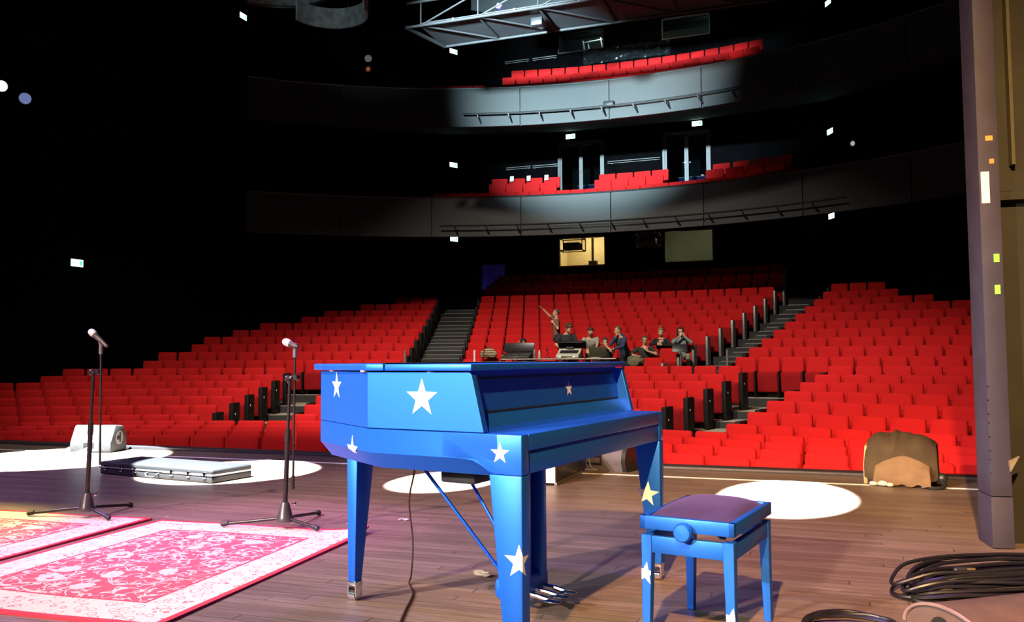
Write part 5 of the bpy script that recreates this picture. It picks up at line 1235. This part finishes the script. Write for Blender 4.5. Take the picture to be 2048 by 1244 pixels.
def ringband(c, R, h, a0, a1, m, name, lab, lip=True):
    r = thing(name, lab, 'ceiling reflector', c); mb = MB(); nn = 36; th = .05
    mb.loft([[Vector((rr*math.cos(a0+(a1-a0)*k/nn), rr*math.sin(a0+(a1-a0)*k/nn), z)) for rr, z in ((R, 0), (R, h), (R-th, h), (R-th, 0))] for k in range(nn+1)]); mb.build('panel', m, r, ang=30)
    for k in (nn//6, nn//2, nn-nn//6):
        a_k = a0+(a1-a0)*k/nn; mb = MB(); mb.cyl((R*.97*math.cos(a_k), R*.97*math.sin(a_k), h-.02), (R*.97*math.cos(a_k), R*.97*math.sin(a_k), 17.5-c[2]), .012, seg=6); mb.build('hanger', BLACKP, r)
    if lip: mb = MB(); mb.tube([(R*1.01*math.cos(a0+(a1-a0)*k/nn), R*1.01*math.sin(a0+(a1-a0)*k/nn), -.03) for k in range(nn+1)], .05, 8); mb.build('rim', BLACKP, r)
    return r
REF = mat('reflector_grey', (.20, .22, .22), .6, var=.35, scale=5)
c = at_y(697, 56, 21.65); ringband((c.x, 20.5, c.z), 1.15, .62, PI*.02, PI*.98, REF, 'acoustic_reflector', 'small curved grey reflector drum at the top left', False)
c = at_y(640, 20, 22.0); ringband((c.x-.5, 20.0, c.z+.25), 2.0, 1.5, PI*.12, PI*.80, REF, 'acoustic_reflector', 'large curved grey reflector above the small drum')
spot('reflector_glow', (-11.0, 10.5, 9.0), (-13.0, 21.0, 12.0), 1100, (.62, .85, .9), 26, .9, .1)
c = at_y(1190, 19, 23.0); ringband((c.x, 23.0-4.0+.0, c.z), 4.4, 1.9, PI*.22, PI*.78, mat('reflector_dim', (.012, .014, .016), .6), 'acoustic_reflector', 'wide curved reflector cut off by the top edge at centre', False)
spot('reflector_glow_top', (-5.0, 11.0, 11.0), (-5.0, 23.0, 12.6), 160, (.55, .72, .78), 24, .9, .1)
mb = MB()
def lamp(p, aim, lab, lens, estr, ring=None, r=.16):
    t = thing('stage_spotlight', lab, 'spotlight', p); d = (Vector(aim)-Vector(p)).normalized(); R = Vector((0, 0, 1)).rotation_difference(d).to_matrix().to_4x4()
    mb = MB(); mb.lathe([(.0001, -.34), (r*.7, -.33), (r, -.22), (r, 0), (r*.9, .0), (r*.88, -.05), (.0001, -.05)], R); mb.build('housing', BLACKP, t)
    mb = MB(); mb.lathe([(.0001, -.035), (r*.85, -.04), (r*.86, -.045), (.0001, -.048)], R); mb.build('lens', lens, t)
    mb = MB(); mb.tube([R @ Vector((r*1.15, 0, -.15)), R @ Vector((r*1.15, 0, -.15)) + Vector((0, 0, .22)), R @ Vector((-r*1.15, 0, -.15)) + Vector((0, 0, .22)), R @ Vector((-r*1.15, 0, -.15))], .018, 8); mb.build('yoke', BLACKP, t)
    if ring: mb = MB(); mb.tube([R @ Vector((r*.7*math.cos(2*PI*k/20), r*.7*math.sin(2*PI*k/20), .01)) for k in range(21)], .02, 6); mb.build('colour_ring', ring, t)
LW_ = mat('lens_white', (.9, .95, .95), .2, emit=(.75, 1, .95), estr=4.0); LB_ = mat('lens_blue', (.3, .35, .6), .2, emit=(.25, .33, .7), estr=.5)
pl = at_x(3, 172, LW+.30); lamp(pl, pl + Vector((1, -.65, -.35)), 'bright spotlight at the left picture edge on the black wall', LW_, 4, r=.15)
pl = at_x(50, 197, LW+.30); lamp(pl, pl + Vector((.8, -.8, -.4)), 'dim bluish spotlight on the left wall beside the bright one', LB_, 1)
pl = on_line(729, 130, LA, LB) + Vector((.5, -.6, 0)); lamp(pl, pl + Vector((.45, -.9, -.1)), 'round moving spotlight left of the upper balcony front', mat('lens_grey_glow', (.4, .4, .42), .15, .3, emit=(.35, .36, .42), estr=.25), 1); lamp(pl + Vector((0, 0, -.42)), pl + Vector((.45, -.9, -.5)), 'small spotlight with orange ring below the round one', mat('lens_amber', (.5, .16, .05), .3, emit=(.5, .13, .04), estr=.5), 1, mat('ring_orange', (.6, .2, .06), .4), r=.12)  # round grey lens gets a slight added glow so it shows
pl = on_line(1716, 290, RA, RB) + Vector((-.2, -.3, 0)); lamp(pl, pl + Vector((-.5, -.9, -.2)), 'small pale spotlight on the dark right wall', mat('lens_pale', (.6, .58, .5), .3, emit=(.5, .48, .4), estr=.8), 1, r=.10)
for (xa, xb, y_, lab) in ((1010, 1058, 122, 'pale wall rail left of the upper booth window, outer pair'), (1065, 1113, 115, 'pale wall rail next to the upper booth window'), (1012, 1061, 335, 'pale wall rail left of the glass door, outer pair'), (1065, 1115, 331, 'pale wall rail next to the left glass door'), (1215, 1320, 320, 'faint wall rail between the two glass doors'), (880, 958, 549, 'thin pale rail left of the blue doorway')):
    a, b = at_y(xa, y_, BWY-.1), at_y(xb, y_-2, BWY-.1); z = (a.z+b.z)/2; mb = MB(); mb.cyl((a.x, BWY-.1, z), (b.x, BWY-.1, z), .018, seg=8); mb.cyl((a.x, BWY-.1, z-.08), (b.x, BWY-.1, z-.08), .014, seg=8)
    for t_ in (.08, .92): mb.cyl((a.x+(b.x-a.x)*t_, BWY-.1, z-.1), (a.x+(b.x-a.x)*t_, BWY+.0, z-.1), .014, seg=8)
    tag(mb.build('wall_rail', mat('rail_pale', (.5, .5, .5), .35, .6) if xa != 1215 and xa != 880 else STEEL), lab, 'rail')
# white bars built to imitate a bright reflection in the upper booth window
fr_ = thing('reflection_bars', 'white bars imitating a bright reflection in the upper booth window', 'frame', (-8.2, BWY+.75, 13.9)); FW = mat('reflection_white', (.75, .85, .82), .4)
for nm, a, b in (('upright', (-.42, 0, 0), (-.55, 0, 1.0)), ('upright', (-.22, .1, 0), (-.36, .1, .98)), ('upright', (.35, .05, .3), (.22, .05, 1.06)), ('crossbar', (-.5, 0, .92), (.3, .05, .98)), ('crossbar', (-.30, .1, .50), (.30, .05, .55)), ('crossbar', (-.46, 0, .34), (-.1, .1, .40))):
    mb = MB(); mb.bar(a, b, .07, .05, .01); mb.build(nm, FW, fr_)
point('reflection_fill', (-8.0, BWY+.45, 15.2), 26, (.75, 1, .93), .06)  # added unseen lamp, only brightens the reflection bars
# projector cages under the lower balcony
def cage(px, py, pw_, ph_, lab, m):
    c = at_y(px, py, 29.6); s_ = 29.6/(ray(px, py).y*F); hw_, hh_ = pw_*s_/2, ph_*s_/2; r = thing('projector_cage', lab, 'projector', c)
    mb = MB()
    for y in (-.25, .25):
        for (a, b) in (((-hw_, -hh_), (hw_, -hh_)), ((-hw_, hh_), (hw_, hh_)), ((-hw_, -hh_), (-hw_, hh_)), ((hw_, -hh_), (hw_, hh_))): mb.bar((a[0], y, a[1]), (b[0], y, b[1]), .03, .03)
    for x in (-hw_, hw_):
        for z in (-hh_, hh_): mb.bar((x, -.25, z), (x, .25, z), .03, .03)
    mb.build('frame', m, r)
    for x in (-hw_*.6, hw_*.6): mb = MB(); mb.bar((x, 0, hh_), (x*1.1, 0, hh_+.55), .03, .03); mb.build('hanger', m, r)
    mb = MB(); mb.box((0, 0, -hh_*.25), (hw_*1.4, .44, hh_*1.1), bev=.02); pj = mb.build('projector_body', BLACKP, r); mb = MB(); mb.cyl((hw_*.1, -.25, -hh_*.2), (hw_*.1, -.20, -hh_*.2), .06, seg=16); mb.build('projector_lens', CHROME, pj)
cage(1145, 490, 46, 24, 'projector in a cage hanging before the bright booth window', PIPE); cage(1296, 480, 46, 24, 'projector in a cage hanging between the two booth windows', mat('cage_grey', (.14, .13, .12), .5, .4))
bm_ = thing('booth_equipment', 'dark equipment on a column inside the bright booth window', 'equipment', (at_y(1187, 528, BWY+.8).x, BWY+.8, W1[2]-.495))
mb = MB(); mb.box((0, 0, .30), (.50, .40, .60), bev=.01); mb.build('counter', DARKR, bm_)
mb = MB(); mb.box((0, -.05, .70), (.36, .28, .20), bev=.02); mb.build('monitor_unit', mat('unit_dark', (.05, .055, .06), .4), bm_)
mb = MB(); mb.cyl((-.03, 0, .80), (-.03, 0, 2.0), .055, seg=12); mb.build('column', mat('column_brown', (.16, .12, .07), .5), bm_)
# boxes made up to imitate the blue and white glow behind the glass doors, papers on the lower balcony and a crumpled sheet under the upper windows
for h, lab in ((D1, 'made-up blue box with white bars for the glow behind the left glass door'), (D2, 'made-up blue box with white bars for the glow behind the right glass door')):
    t = thing('lobby_glow_box', lab, 'counter', ((h[0]+h[1])/2+.25, BWY+1.5, h[2]-.495)); mb = MB(); mb.box((0, 0, .62), (1.5, .5, 1.24), bev=.01); mb.build('box_body', mat('box_blue_glow', (.06, .07, .45), .5), t)
    mb = MB(); mb.box((0, -.26, 1.22), (1.5, .03, .04)); mb.box((-.3, -.26, 1.04), (.9, .03, .03)); mb.build('edge', WHITE, t); mb = MB(); mb.ell((.2, 0, 1.295), .06); mb.build('globe_lamp', mat('globe_white', (.9, .9, .95), .4, emit=(.8, .85, 1), estr=2.5), t)
    point('lobby_fill', ((h[0]+h[1])/2, BWY+.8, h[2]+1.6), 7, (.45, .5, 1), .08)  # added unseen lamp, gives the made-up boxes their blue light
for px, py, lab in ((1018, 362, 'small white paper on the left seats of the lower balcony, leftmost'), (1050, 361, 'small white paper on the left seats of the lower balcony, middle one'), (1084, 358, 'brightest white paper on the lower balcony seats, beside the left door')):
    p = at_y(px, py, 28.0); a = math.atan2(p.x-BX, p.y-BY); p = Vector((BX + (BR+2.52)*math.sin(a), BY + (BR+2.52)*math.cos(a), 7.86)); mb = MB(); mb.box((0, 0, 0), (.15, .012, .20), Matrix.Rotation(-.12, 3, 'X'))
    tag(mb.build('paper', mat('paper_white', (.8, .78, .68), .8), loc=p), lab, 'paper')
bm = bmesh.new(); pa, pb = at_y(1165, 116, BWY-.25), at_y(1340, 100, BWY-.25); G_ = {}
for i in range(41):
    for j in range(9): G_[i, j] = bm.verts.new((pa.x + (pb.x-pa.x)*i/40, BWY-.10-.14*abs(mnoise.noise((i*.55, j*.6, 2))), pa.z - .25 + .075*j + .05*mnoise.noise((i*.4, j*.3, 7))))
for i in range(40):
    for j in range(8): bm.faces.new((G_[i, j], G_[i+1, j], G_[i+1, j+1], G_[i, j+1]))
bmesh.ops.solidify(bm, geom=bm.faces[:], thickness=.006); me = bpy.data.meshes.new('plastic_sheet'); bm.to_mesh(me); bm.free(); me.materials.append(mat('sheet_black', (.03, .035, .037), .15))
tag(link('plastic_sheet', me), 'glossy black crumpled sheet below the upper booth windows', 'sheet')
